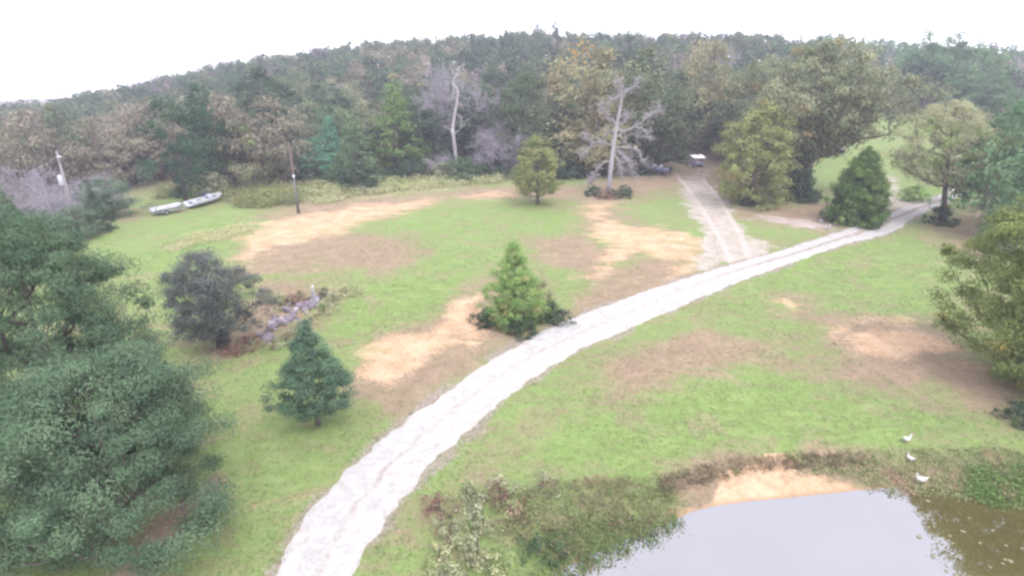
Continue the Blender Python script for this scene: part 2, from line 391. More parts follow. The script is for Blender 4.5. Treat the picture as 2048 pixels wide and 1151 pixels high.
ii = (np.arange(ny - 1)[:, None] * nx + np.arange(nx - 1)[None, :]).ravel()
gF = np.stack([ii, ii + 1, ii + 1 + nx, ii + nx], -1)

gm, nt, bs, L = new_mat('ground_cover')
geo = N(nt, 'ShaderNodeNewGeometry'); P = geo.outputs['Position']
def attr(n): return N(nt, 'ShaderNodeAttribute', attribute_name=n).outputs['Fac']
mp = N(nt, 'ShaderNodeMapping'); mp.inputs['Scale'].default_value = (0.55, 1.6, 1); mp.inputs['Rotation'].default_value = (0, 0, 0.25); L.new(P, mp.inputs[0])
n_big = noise(nt, 0.11, 4, 0.6, P); n_mid = noise(nt, 0.55, 5, 0.65, P, 0.4); n_fin = noise(nt, 4.5, 5, 0.7, P); n_str = noise(nt, 0.9, 5, 0.7, mp.outputs[0], 0.6)
n_grit = noise(nt, 17.0, 3, 0.7, P)
def brk(mask, lo=0.25, hi=0.75, k=0.9, n=None):
    f = mth(nt, 'ADD', mask, mth(nt, 'MULTIPLY_ADD', n if n is not None else n_mid, k, -k / 2)); f = mth(nt, 'ADD', f, mth(nt, 'MULTIPLY_ADD', n_fin, 0.8, -0.4)); return mrange(nt, f, lo, hi)
grass = ramp(nt, mth(nt, 'MULTIPLY_ADD', n_str, 0.6, mth(nt, 'MULTIPLY_ADD', n_big, 0.7, -0.15)), [(0.33, (0.190, 0.155, 0.103)), (0.43, (0.168, 0.176, 0.082)), (0.53, (0.144, 0.200, 0.066)), (0.70, (0.182, 0.232, 0.090))])
lush = ramp(nt, n_str, [(0.34, (0.140, 0.170, 0.068)), (0.48, (0.130, 0.195, 0.058)), (0.66, (0.175, 0.238, 0.080))])
c = mixc(nt, mth(nt, 'MULTIPLY', brk(attr('lush')), 0.85), grass, lush)
straw = ramp(nt, n_fin, [(0.3, (0.20, 0.21, 0.10)), (0.7, (0.30, 0.29, 0.16))]); c = mixc(nt, brk(attr('straw'), k=0.9), c, straw)
dry = ramp(nt, mth(nt, 'MULTIPLY_ADD', n_mid, 0.6, mth(nt, 'MULTIPLY', n_fin, 0.4)), [(0.34, (0.150, 0.112, 0.078)), (0.5, (0.215, 0.150, 0.110)), (0.68, (0.275, 0.195, 0.145))])
n_patch = noise(nt, 0.3, 5, 0.7, P, 0.5)
c = mixc(nt, mth(nt, 'MULTIPLY', mrange(nt, mth(nt, 'MULTIPLY_ADD', n_fin, 0.3, mth(nt, 'MULTIPLY', n_patch, 0.8)), 0.54, 0.68), 0.5), c, dry)
c = mixc(nt, mth(nt, 'MULTIPLY', brk(attr('dry'), 0.2, 0.95, k=1.7, n=n_str), 0.85), c, dry)
sand = ramp(nt, mth(nt, 'MULTIPLY_ADD', n_mid, 0.7, mth(nt, 'MULTIPLY', n_fin, 0.3)), [(0.34, (0.250, 0.165, 0.105)), (0.47, (0.365, 0.247, 0.152)), (0.66, (0.445, 0.325, 0.220))])
n_isl = noise(nt, 0.42, 6, 0.7, mp.outputs[0], 0.8)
c = mixc(nt, mth(nt, 'MULTIPLY', brk(attr('sand'), 0.25, 0.95, 2.3, n_isl), 0.95), c, sand)
pale = ramp(nt, mth(nt, 'MULTIPLY_ADD', n_mid, 0.6, mth(nt, 'MULTIPLY', n_fin, 0.4)), [(0.3, (0.225, 0.185, 0.155)), (0.55, (0.330, 0.285, 0.260)), (0.75, (0.440, 0.405, 0.390))])
c = mixc(nt, mth(nt, 'MULTIPLY', brk(attr('pale'), 0.3, 0.7, 1.1), 0.85), c, pale)
c = mixc(nt, mth(nt, 'MULTIPLY', brk(attr('rut'), 0.3, 0.7, 0.8), 0.7), c, (0.36, 0.31, 0.28))
verge = ramp(nt, n_fin, [(0.35, (0.150, 0.120, 0.090)), (0.65, (0.270, 0.230, 0.205))])
c = mixc(nt, mth(nt, 'MULTIPLY', brk(attr('edge'), 0.35, 0.8, 0.9, n_fin), 0.8), c, verge)
litter = ramp(nt, n_mid, [(0.3, (0.075, 0.062, 0.042)), (0.7, (0.140, 0.110, 0.075))]); c = mixc(nt, attr('wood'), c, litter)
c = mixc(nt, mth(nt, 'MULTIPLY', brk(attr('wet'), 0.3, 0.8, 0.5), 0.6), c, (0.17, 0.115, 0.07))
n_tuft = noise(nt, 1.7, 6, 0.75, P, 0.3)
gv = mth(nt, 'MULTIPLY_ADD', n_fin, 0.45, mth(nt, 'MULTIPLY_ADD', n_grit, 0.4, mth(nt, 'MULTIPLY_ADD', n_tuft, 0.45, 0.40)))
hv = N(nt, 'ShaderNodeHueSaturation'); L.new(c, hv.inputs['Color']); L.new(gv, hv.inputs['Value'])
L.new(hv.outputs[0], bs.inputs['Base Color']); bs.inputs['Roughness'].default_value = 0.95; bs.inputs['Specular IOR Level'].default_value = 0.1
bump(nt, mth(nt, 'MULTIPLY_ADD', n_fin, 0.7, mth(nt, 'MULTIPLY', n_mid, 1.0)), 0.8, 0.22, bs)
gme = fast_mesh('ground', np.stack([fx, fy, fz], -1), gF, gm, smooth=True)
for nm, v in (('sand', m_sand), ('dry', m_dry), ('pale', m_pale), ('lush', m_lush), ('straw', m_straw), ('edge', m_edge), ('rut', m_rut), ('wet', m_wet), ('wood', m_wood)):
    a = gme.attributes.new(nm, 'FLOAT', 'POINT'); a.data.foreach_set('value', v.astype(np.float32))
put(obj('ground', gme), kind='structure')
def at_mask(arr, x, y):
    i = np.clip(np.searchsorted(gx, x), 0, nx - 1); j = np.clip(np.searchsorted(gy, y), 0, ny - 1); return arr.reshape(ny, nx)[j, i]

# gravel drive: a sheet with ragged edges and two wheel tracks worn into it
n_across = 13; rows = []
arc = np.concatenate([[0], np.cumsum(np.linalg.norm(np.diff(RC, axis=0), axis=1))])
s_new = np.arange(0, arc[-1], 0.22)
RLx = np.stack([np.interp(s_new, arc, RL[:, k]) for k in (0, 1)], -1); RRx = np.stack([np.interp(s_new, arc, RR[:, k]) for k in (0, 1)], -1)
jl = (vnoise(s_new, 0 * s_new, 0.5, 61) - .5) * 0.4 + (vnoise(s_new, 0 * s_new, 2.6, 62) - .5) * 0.4
jr = (vnoise(s_new, 0 * s_new, 0.5, 63) - .5) * 0.4 + (vnoise(s_new, 0 * s_new, 2.6, 64) - .5) * 0.4
wd = RRx - RLx; wl = np.linalg.norm(wd, axis=1, keepdims=True); un = wd / wl
A = RLx + un * jl[:, None]; B = RRx + un * jr[:, None]
tt = np.linspace(0, 1, n_across)
RV = A[:, None, :] * (1 - tt)[None, :, None] + B[:, None, :] * tt[None, :, None]
prof = 0.06 * np.sin(np.pi * tt) ** 0.5 - 0.025 * (np.exp(-((tt - .27) / .1) ** 2) + np.exp(-((tt - .73) / .1) ** 2))
RVf = RV.reshape(-1, 2); rz = land(RVf[:, 0], RVf[:, 1]) + np.tile(prof, len(s_new)) + 0.012 + (vnoise(RVf[:, 0], RVf[:, 1], 0.35, 66) - .5) * 0.006
rz.reshape(-1, n_across)[:, [0, -1]] -= 0.03
ii = (np.arange(len(s_new) - 1)[:, None] * n_across + np.arange(n_across - 1)[None, :]).ravel()
rm, nt, bs, L = new_mat('gravel')
P = N(nt, 'ShaderNodeNewGeometry').outputs['Position']
def attr(n): return N(nt, 'ShaderNodeAttribute', attribute_name=n).outputs['Fac']
g1 = noise(nt, 24, 3, 0.7, P); g2 = noise(nt, 1.2, 5, 0.65, P, 0.3); g3 = noise(nt, 6.0, 4, 0.7, P)
c = ramp(nt, mth(nt, 'MULTIPLY_ADD', g1, 0.35, mth(nt, 'MULTIPLY_ADD', g2, 0.4, mth(nt, 'MULTIPLY', g3, 0.25))), [(0.36, (0.185, 0.170, 0.150)), (0.44, (0.275, 0.266, 0.250)), (0.56, (0.350, 0.342, 0.332))])
mid = mrange(nt, mth(nt, 'ADD', attr('crown'), mth(nt, 'MULTIPLY_ADD', g2, 1.3, -0.60)), 0.42, 0.95)
earth = ramp(nt, g3, [(0.35, (0.165, 0.138, 0.112)), (0.65, (0.27, 0.235, 0.20))])
c = mixc(nt, mth(nt, 'MULTIPLY', mid, 0.9), c, earth)
c = mixc(nt, mth(nt, 'MULTIPLY', mrange(nt, mth(nt, 'ADD', attr('verge'), mth(nt, 'MULTIPLY_ADD', g3, 1.2, -0.6)), 0.4, 0.9), 0.7), c, (0.33, 0.29, 0.25))
c = mixc(nt, mth(nt, 'MULTIPLY', mrange(nt, noise(nt, 0.25, 3, 0.5, P), 0.5, 0.7), 0.35), c, (0.34, 0.27, 0.23))
L.new(c, bs.inputs['Base Color']); bs.inputs['Roughness'].default_value = 0.95; bs.inputs['Specular IOR Level'].default_value = 0.1
bump(nt, g1, 0.35, 0.02, bs)
rme = fast_mesh('driveway', np.column_stack([RVf, rz]), np.stack([ii, ii + 1, ii + 1 + n_across, ii + n_across], -1), rm, smooth=True)
far_t = sstep(45, 75, s_new); crown = np.exp(-((tt[None, :] - .5 - 0.04 * np.sin(s_new / 5)[:, None]) / .10) ** 2) * (0.62 + 0.55 * far_t[:, None]) + 0.35 * sstep(88, 110, s_new)[:, None]
vg = (sstep(0.12, 0.0, tt) + sstep(0.9, 1.0, tt))[None, :] * np.ones((len(s_new), 1))
for nm, v in (('crown', crown), ('verge', vg)):
    a = rme.attributes.new(nm, 'FLOAT', 'POINT'); a.data.foreach_set('value', v.ravel().astype(np.float32))
put(obj('driveway', rme), kind='structure')

# pond water
wm, nt, bs, L = new_mat('pond_water')
P = N(nt, 'ShaderNodeNewGeometry').outputs['Position']
L.new(ramp(nt, noise(nt, 0.3, 3, 0.5, P), [(0.3, (0.060, 0.050, 0.018)), (0.7, (0.080, 0.066, 0.026))]), bs.inputs['Base Color'])
bs.inputs['Roughness'].default_value = 0.015; bs.inputs['IOR'].default_value = 3.0; bs.inputs['Specular Tint'].default_value = (0.80, 0.84, 0.98, 1)
bump(nt, noise(nt, 1.4, 2, 0.5, P), 0.06, 0.02, bs)
wp = np.array([(-3, -2), (50, -2), (50, 25.5), (-3, 25.5)], float)
obj_w = obj('pond_water', fast_mesh('pond_water', np.column_stack([wp, np.full(4, WATER_Z)]), np.array([[0, 1, 2, 3]]), wm)); put(obj_w, kind='structure')

# ------------------------------------------------------------------ trees
PROFILE = {
 'oak':   [(0.0, 0.0), (0.16, 0.25), (0.28, 0.75), (0.45, 1.0), (0.65, 0.95), (0.82, 0.7), (0.94, 0.38), (1.0, 0.08)],
 'full':  [(0.0, 0.25), (0.08, 0.65), (0.25, 0.95), (0.45, 1.0), (0.65, 0.92), (0.82, 0.68), (0.94, 0.38), (1.0, 0.08)],
 'tall':  [(0.0, 0.2), (0.15, 0.6), (0.35, 1.0), (0.6, 0.9), (0.8, 0.6), (0.93, 0.3), (1.0, 0.05)],
 'cone':  [(0.0, 0.45), (0.06, 0.9), (0.18, 1.0), (0.4, 0.78), (0.65, 0.46), (0.85, 0.2), (1.0, 0.02)],
 'cedar': [(0.0, 0.6), (0.08, 0.95), (0.25, 1.0), (0.5, 0.82), (0.72, 0.55), (0.9, 0.22), (1.0, 0.03)],
 'egg':   [(0.0, 0.0), (0.13, 0.12), (0.2, 0.55), (0.32, 1.0), (0.5, 0.85), (0.7, 0.55), (0.88, 0.25), (1.0, 0.04)],
 'round': [(0.0, 0.0), (0.15, 0.35), (0.28, 0.85), (0.45, 1.0), (0.65, 0.92), (0.85, 0.6), (1.0, 0.15)],
 'vase':  [(0.0, 0.0), (0.18, 0.3), (0.3, 0.75), (0.5, 0.98), (0.72, 1.0), (0.88, 0.8), (1.0, 0.35)],
 'spread': [(0.0, 0.0), (0.2, 0.08), (0.34, 0.3), (0.46, 0.72), (0.58, 1.0), (0.72, 0.98), (0.86, 0.72), (0.95, 0.42), (1.0, 0.12)],
 'shrub': [(0.0, 0.75), (0.25, 1.0), (0.55, 0.9), (0.8, 0.6), (1.0, 0.15)],
 'skirt': [(0.0, 0.7), (0.1, 0.9), (0.3, 1.0), (0.5, 0.95), (0.7, 0.8), (0.88, 0.5), (1.0, 0.1)],
}
def leaf_cards(C, nrm, size, g, aspect=0.62):
    n = len(C); nrm = nrm / (np.linalg.norm(nrm, axis=1, keepdims=True) + 1e-9)
    t = np.cross(nrm, g.normal(size=(n, 3))); t /= np.linalg.norm(t, axis=1, keepdims=True) + 1e-9
    b = np.cross(nrm, t); s = size[:, None]
    V = np.empty((n, 4, 3))
    V[:, 0] = C - t * s * .5; V[:, 1] = C + b * s * aspect * .5 + nrm * s * .10; V[:, 2] = C + t * s * .5 - nrm * s * .06; V[:, 3] = C - b * s * aspect * .5 + nrm * s * .10
    return V.reshape(-1, 3), np.arange(n * 4).reshape(-1, 4)
def grow(seed, H, R, prof, clumps, cr, leaves, leaf, trunk_r=0.2, lean=0.0, lobes=0.22, t0=0.12, limb=True, flat=0.7, fork=0.0, up=0.5, stray=0.22, aspect=0.6):
    """trunk mesh data and crown mesh data of one tree, base at the origin"""
    g = np.random.default_rng(seed); pr = np.array(PROFILE[prof])
    th = H * 0.9; k = 7; zz = np.linspace(0, 1, k); wob = np.cumsum(g.normal(0, 0.035 * H / k, (k, 2)), 0) * (zz[:, None] > 0)
    TP = np.column_stack([wob[:, 0] + lean * zz * H, wob[:, 1], zz * th])
    TR = trunk_r * (1 - 0.9 * zz) ** 0.8 + 0.012; TR[0] *= 1.5
    tb = MB(); tb.tube(TP, TR, 8)
    ph = g.uniform(0, 6.28, 3); cent = []; tries = 0
    while len(cent) < clumps and tries < clumps * 30:
        tries += 1; t = t0 + (1 - t0) * g.random(); rr = np.interp(t, pr[:, 0], pr[:, 1])
        if g.random() > (0.25 + 0.75 * rr): continue
        a = g.uniform(0, 6.28); lo = 1 + lobes * (math.sin(2 * a + ph[0] + 3 * t) * .6 + math.sin(3 * a + ph[1] - 5 * t) * .5 + math.sin(5 * a + ph[2]) * .3)
        q = (0.15 + 0.85 * g.random() ** 0.5) * rr * R * lo
        p = np.array((math.cos(a) * q + lean * t * H, math.sin(a) * q, t * H - cr * 0.4))
        if cent and np.min(np.linalg.norm((np.array(cent) - p) * (1, 1, 1.3), axis=1)) < cr * 0.62: continue
        cent.append(p)
    cent = np.array(cent)
    if limb:
        kz = np.linspace(max(0.10, t0 * 0.7), 0.98, 9); nodes = [np.array([np.interp(q * th, TP[:, 2], TP[:, j]) for j in range(3)]) for q in kz]
        par = [-1] * 9; cnt = [0] * 9; cur = np.array(nodes)
        axis = np.column_stack([np.interp(cent[:, 2], TP[:, 2], TP[:, j]) for j in (0, 1)]); order = np.argsort(np.hypot(*(cent[:, :2] - axis).T))
        for i in order:
            p = cent[i]; d = cur - p; dist = np.linalg.norm(d, axis=1); cost = dist + 2.2 * np.maximum(0, d[:, 2] + 0.35 * dist); j = int(np.argmin(cost))
            nodes.append(p); par.append(j); cnt.append(1); cur = np.vstack([cur, p])
        for i in range(len(nodes) - 1, 8, -1):
            if par[i] >= 9: cnt[par[i]] += cnt[i]
        for i in range(9, len(nodes)):
            p, b0 = nodes[i], nodes[par[i]]; l = np.linalg.norm(p - b0); base = trunk_r * 0.085
            r1 = min(base * cnt[i] ** 0.5 + 0.006, 0.6 * np.interp(b0[2], TP[:, 2], TR) + 0.01); r2 = min(r1, base * max(cnt[i] - 1, .3) ** 0.5 + 0.004)
            mid = (p + b0) / 2 + g.normal(0, .07 * l, 3) - np.array((0, 0, .06 * l)); tb.tube([b0, mid, p], [r1, (r1 + r2) / 2, r2], 5, cap=False)
    n = leaves * len(cent); ci = np.repeat(np.arange(len(cent)), leaves)
    u = g.normal(size=(n, 3)); u /= np.linalg.norm(u, axis=1, keepdims=True); q = g.random(n) ** 0.45 * np.where(g.random(n) < stray, g.uniform(1.0, 1.7, n), 1.0)
    csz = cr * g.uniform(0.55, 1.35, len(cent))
    off = u * (q * csz[ci])[:, None] * np.array((1, 1, flat))
    C = cent[ci] + off; C[:, 2] = np.maximum(C[:, 2], 0.04 + 0.05 * g.random(n))
    cc = C - np.array((lean * H * .6, 0, H * .45)); cc /= np.linalg.norm(cc, axis=1, keepdims=True) + 1e-9
    nr = u * 1.0 + cc * 0.55 + np.array((0, 0, 0.3)) + g.normal(0, 0.45, (n, 3))
    V, F = leaf_cards(C, nr, leaf * g.uniform(0.6, 1.35, n), g, aspect)
    ct = g.random(len(cent)); acc = g.random(len(cent))
    tone = np.column_stack([np.clip(ct[ci] * .75 + g.normal(.12, .10, n), 0, 1), np.clip(0.88 + 0.24 * ct[ci] + g.normal(0, .08, n), .5, 1.4), np.clip(acc[ci] * .92 + g.random(n) * .08, 0, 1)])
    return tb, (V, F, np.repeat(tone, 4, axis=0))
def bare(seed, H, spread=0.55, levels=5, r0=0.16, droop=0.0, dens=3, twig=True):
    """leafless tree: recursive tapered limbs"""
    g = np.random.default_rng(seed); trunk, twigs = MB(), MB()
    def rec(p, d, ln, r, lv):
        k = 4; pts = [p]; q = p; dd = d
        for _ in range(k):
            dd = dd + g.normal(0, 0.16, 3) + np.array((0, 0, -droop if lv < levels else 0)); dd = dd / np.linalg.norm(dd); q = q + dd * ln / k; pts.append(q)
        (trunk if lv > levels - 2 else twigs).tube(pts, np.linspace(r, max(r * .55, 0.016), k + 1), 6 if lv > levels - 2 else 3, cap=False)
        if lv == 0: return
        n = dens + (g.random() < .5)
        for j in range(n):
            t = g.uniform(0.35, 1.0) if j else 1.0; s = np.array(pts[min(int(t * k), k)])
            e = dd + g.normal(0, spread, 3) + np.array((0, 0, 0.12)); e = e / np.linalg.norm(e)
            rec(s, e, ln * g.uniform(.58, .84), max(r * .55 * g.uniform(.7, 1), .02), lv - 1)
    rec(np.zeros(3), np.array((0, 0, 1.0)), H * 0.36, r0, levels)
    return trunk, twigs

PROTO = {}
def proto(key, *a, **k):
    tb, (V, F, T) = grow(*a, **k); PROTO[key] = (tb.mesh('trunk', bark_brown, True), fast_mesh('crown', V, F, LM['green'], T), a[1], a[2])
def with_mat(o, mat):
    o.material_slots[0].link = 'OBJECT'; o.material_slots[0].material = mat
def plant(name, key, x, y, H, R, leafy, label, cat='tree', group=None, rz=None, bark=None, z=None):
    tm, cm, h0, r0 = PROTO[key]
    rz = (x * 12.9898 + y * 78.233) % 6.28 if rz is None else rz
    o = empty(name, (x, y, (hz(x, y) if z is None else z) - 0.05), label, cat, group, rz, (R / r0, R / r0, H / h0))
    t = obj('trunk', tm, o)
    if bark: with_mat(t, bark)
    with_mat(obj('crown', cm, o), LM[leafy]); return o
def unique(name, x, y, leafy, label, cat='tree', group=None, bark=None, rz=0.0, lower='trunk', z=None, **k):
    tb, (V, F, T) = grow(**k)
    o = empty(name, (x, y, (hz(x, y) if z is None else z) - 0.04), label, cat, group, rz)
    obj(lower, tb.mesh(lower, bark or bark_brown, True), o); obj('crown', fast_mesh('crown', V, F, LM[leafy], T), o); return o

for i in range(4): proto('oak%d' % i, 100 + i, 14, 5, 'full', 62, 1.55, 95, 0.42, trunk_r=0.26, lobes=0.35)
for i in range(2): proto('open%d' % i, 120 + i, 14, 5, 'oak', 50, 1.35, 90, 0.38, trunk_r=0.26, lobes=0.45)
for i in range(3): proto('tall%d' % i, 110 + i, 16, 4, 'tall', 58, 1.35, 90, 0.40, trunk_r=0.22, lobes=0.35)
for i in range(2): proto('cone%d' % i, 130 + i, 12, 3.4, 'cone', 110, 0.8, 46, 0.30, trunk_r=0.18, lobes=0.2, t0=0.02)
for i in range(3): proto('bush%d' % i, 140 + i, 2.5, 2, 'shrub', 48, 0.5, 46, 0.20, trunk_r=0.05, lobes=0.3, t0=0.02)
for i in range(3): proto('tuft%d' % i, 150 + i, 1.0, 0.8, 'shrub', 22, 0.24, 26, 0.11, trunk_r=0.02, lobes=0.4, t0=0.02)
BARE = []
for i in range(3):
    a, b = bare(160 + i, 14, levels=5, r0=0.2, dens=4, spread=0.62); BARE.append((a.mesh('trunk', bark_grey, True), b.mesh('twigs', twig_lilac)))
def plant_bare(x, y, H, wf, label, group=None, i=0, name='bare_tree'):
    o = empty(name, (x, y, hz(x, y) - 0.1), label, 'tree', group, x * 7 % 6.28, (H / 14 * wf, H / 14 * wf, H / 14))
    obj('trunk', BARE[i][0], o); obj('branches', BARE[i][1], o)['kind'] = 'stuff'; return o

# ---- trees on the lawn (place from survey, sizes in metres)
def at(u, v): x, y = gp(u, v); return x, y
unique('broad_tree', -21.8, 23.8, 'feather', 'tall blue-green tree at the left edge with airy upper crown', seed=31, H=12.8, R=4.9, prof='full', clumps=380, cr=0.74, leaves=330, leaf=0.17, aspect=0.26, trunk_r=0.24, lobes=0.22, t0=0.08, flat=0.65)
unique('broad_tree', -16.5, 19.5, 'feather', 'dense low blue-green tree beside the brown strip in the bottom left corner', seed=2, H=8.2, R=5.0, prof='full', clumps=270, cr=0.75, leaves=400, leaf=0.16, aspect=0.26, trunk_r=0.2, lobes=0.35, t0=0.16, flat=0.6)
unique('sapling', *at(318, 830), 'blue', 'thin young green sapling on the lawn beside the dense corner tree', seed=3, H=2.9, R=0.85, prof='tall', clumps=26, cr=0.32, leaves=50, leaf=0.13, trunk_r=0.035, t0=0.12)
unique('plum_tree', *at(438, 692), 'plum', 'rounded dark grey-leaved small tree beside the stone garden bed', seed=4, H=7.4, R=3.0, prof='round', clumps=210, cr=0.62, leaves=200, leaf=0.115, trunk_r=0.15, lobes=0.3, t0=0.12)
unique('young_oak', *at(637, 848), 'teal', 'small dark green egg-shaped oak alone on the lawn left of the drive', seed=5, H=6.3, R=2.0, prof='egg', clumps=150, cr=0.42, leaves=200, leaf=0.105, trunk_r=0.10, lobes=0.22, t0=0.16)
unique('cypress_tree', *at(1028, 640), 'bright', 'bright green feathery cypress rising from dark shrubs by the drive', seed=6, H=6.6, R=2.75, prof='cone', clumps=190, cr=0.44, leaves=130, leaf=0.16, aspect=0.34, trunk_r=0.12, lobes=0.15, t0=0.03)
unique('young_oak', *at(1075, 410), 'yellow', 'small yellow-green round tree standing at the lawn edge before the woods', seed=7, H=9.8, R=4.3, prof='round', clumps=150, cr=0.75, leaves=80, leaf=0.26, trunk_r=0.2, lobes=0.25, t0=0.18)
unique('oak_tree', *at(1505, 408), 'yellow', 'yellow-green oak with a leafy skirt beside the dirt track', seed=8, H=14.9, R=5.9, prof='skirt', clumps=210, cr=1.05, leaves=80, leaf=0.34, trunk_r=0.3, lobes=0.3, t0=0.03)
unique('oak_tree', *at(1612, 388), 'oaklight', 'largest spreading oak with dark forked limbs behind the cedar', seed=9, H=23.0, R=11.2, prof='spread', clumps=360, cr=1.5, leaves=90, leaf=0.42, trunk_r=0.6, lobes=0.4, t0=0.26)
unique('cedar_tree', *at(1707, 446), 'cedar', 'dense dark green cedar beside the road junction', seed=10, H=9.7, R=3.9, prof='cedar', clumps=330, cr=0.6, leaves=110, leaf=0.28, aspect=0.32, trunk_r=0.2, lobes=0.15, t0=0.02)
unique('elm_tree', *at(1885, 442), 'pale', 'pale brownish-green vase-shaped tree where the drive leaves the lawn', seed=11, H=15.2, R=5.9, prof='vase', clumps=230, cr=0.95, leaves=120, leaf=0.22, trunk_r=0.36, lobes=0.2, t0=0.36, lean=-0.17)
unique('oak_tree', 33.6, 31.0, 'oakgreen', 'big yellow-green oak at the right edge above the pond', seed=12, H=14.4, R=6.4, prof='full', clumps=640, cr=0.78, leaves=220, leaf=0.17, trunk_r=0.2, lobes=0.2, t0=0.06)

# ---- shrubs round the cypress, the junction tree and the white snag
def bush(u, v, H, R, leafy, label, i=0, name='shrub', group=None, cat='shrub'):
    x, y = at(u, v); return plant(name, 'bush%d' % (i % 3), x, y, H, R, leafy, label, cat, group)
bush(975, 652, 1.5, 1.2, 'dark', 'dark low shrub at the left foot of the bright cypress', 0)
bush(1040, 663, 1.1, 1.6, 'dark', 'dark shrub directly in front of the bright cypress', 1)
bush(1106, 642, 1.5, 1.4, 'dark', 'dark low shrub right of the cypress reaching toward the drive', 2)
bush(1080, 622, 2.7, 1.3, 'pale', 'pale yellow-brown shrub leaning on the right side of the cypress', 0)
bush(1016, 652, 2.2, 1.5, 'yellow', 'yellow-green leafy shrub growing into the lower front of the cypress', 1)
bush(1186, 392, 1.6, 1.6, 'dark', 'dark green shrub left of the white dead tree foot', 1)
bush(1246, 394, 1.9, 1.9, 'dark', 'dark green shrub right of the white dead tree foot', 2)
bush(1215, 397, 1.2, 1.8, 'russet', 'brown brushy shrub in front of the white dead tree foot', 0)
bush(1880, 448, 2.6, 1.9, 'dark', 'dark shrub thicket round the trunk of the vase-shaped tree', 1)
bush(1826, 402, 2.6, 2.0, 'bright', 'bright green shrub beside the junction under the vase-shaped tree', 0)
bush(1672, 440, 2.4, 2.0, 'blue', 'blue-green shrub at the left foot of the dense cedar', 2)
bush(1690, 450, 2.6, 1.5, 'bright', 'light green shrub sprouting in front of the dense cedar', 0)
bush(1745, 438, 2.6, 1.7, 'dark', 'dark shrub at the right foot of the dense cedar', 1)
bush(1500, 410, 1.6, 1.9, 'dark', 'dark shrub at the foot of the oak beside the dirt track', 2)
bush(1606, 392, 1.8, 2.4, 'dark', 'dark brush at the foot of the largest spreading oak', 0)
bush(2045, 845, 1.3, 1.3, 'dark', 'dark shrub under the big oak at the right edge', 1)

# ---- the white snag: trunk and limbs measured as offsets in metres from its foot
def snag(name, x, y, label, trunk, limbs, r0, scale, mat, seed, twigs=60, twig_len=1.3):
    g = np.random.default_rng(seed); o = empty(name, (x, y, hz(x, y) - 0.1), label, 'dead tree')
    tr = np.array([(a * scale * .93, g.normal(0, .1), -b * scale) for a, b in trunk]); tr -= tr[0] * np.array((0, 1, 1))
    t = MB(); t.tube(catmull(tr, 3), np.linspace(r0, r0 * .45, (len(tr) - 1) * 3 + 1) * (1 + .06 * g.normal(size=(len(tr) - 1) * 3 + 1)), 9); t.build('trunk', mat, o, True)
    base = trunk[0]; tw = MB(); ends = []
    for L_ in limbs:
        dep = g.normal(0, 0.35); P_ = np.array([(a * scale * .93, dep * i + g.normal(0, .08), -(b - base[1]) * scale) for i, (a, b) in enumerate(L_)])
        Q = catmull(P_, 3) if len(P_) > 1 else P_; m = MB(); rr = np.linspace(r0 * .27, r0 * .07, len(Q)); m.tube(Q, rr, 6); m.build('branch', mat, o, True)
        ends += [Q[i] for i in range(len(Q) // 3, len(Q))]
    for _ in range(twigs):
        p = ends[g.integers(len(ends))]; d = g.normal(size=3); d[2] = d[2] * .8 - 0.15; d /= np.linalg.norm(d); l = twig_len * g.uniform(.4, 1.2)
        p1 = p + d * l * .5 + g.normal(0, .1, 3); p2 = p1 + (d + g.normal(0, .5, 3)) * l * .5
        tw.tube([p, p1, p2], [0.045, 0.032, 0.016], 4, cap=False)
        p3 = p1 + (d + g.normal(0, .8, 3)) * l * .45; tw.tube([p1, p3], [0.03, 0.012], 3, cap=False)
    tw.build('twigs', mat, o)['kind'] = 'stuff'; return o
k = 1 / 4.6 / 12.4
def off(*q): return [(a - 350, b) for a, b in q]
snag('dead_tree', *at(1217, 388), 'tall white dead tree with bare broken limbs before the woods',
     off((350, 1075), (360, 800), (372, 640), (390, 480), (412, 340), (425, 225)),
     [off((425, 235), (470, 180), (540, 150), (566, 85)), off((418, 228), (408, 180), (375, 100)), off((380, 475), (345, 430), (290, 385), (225, 300)), off((225, 300), (280, 285), (335, 262), (400, 225)),
      off((395, 425), (430, 395), (472, 365)), off((395, 520), (480, 510), (560, 490), (640, 430), (700, 370), (770, 350), (776, 318)), off((560, 490), (630, 500), (670, 540), (690, 590)), off((585, 500), (605, 550), (612, 610)),
      off((372, 645), (310, 630), (250, 600), (180, 620), (120, 580), (80, 525)), off((180, 620), (120, 690), (60, 740)), off((355, 785), (290, 785), (215, 850), (190, 900), (150, 955)), off((190, 880), (180, 920), (175, 955)),
      off((380, 655), (480, 660), (570, 662), (620, 730), (662, 785)), off((375, 680), (450, 720), (520, 770), (565, 805)), off((375, 700), (430, 800), (450, 905)), off((470, 735), (540, 830), (585, 915)), off((400, 490), (470, 545), (482, 610)),
      off((375, 660), (440, 690), (500, 730), (540, 790)), off((370, 720), (420, 760), (470, 850), (500, 880)), off((400, 470), (450, 450), (490, 400)), off((390, 510), (330, 530), (300, 570))],
     0.40, k, bark_white, 5, 750, 1.2)
k2 = 0.88 / 2.877 / 10.4
def off2(*q): return [(a - 1140, b) for a, b in q]
x, y = at(908, 352)
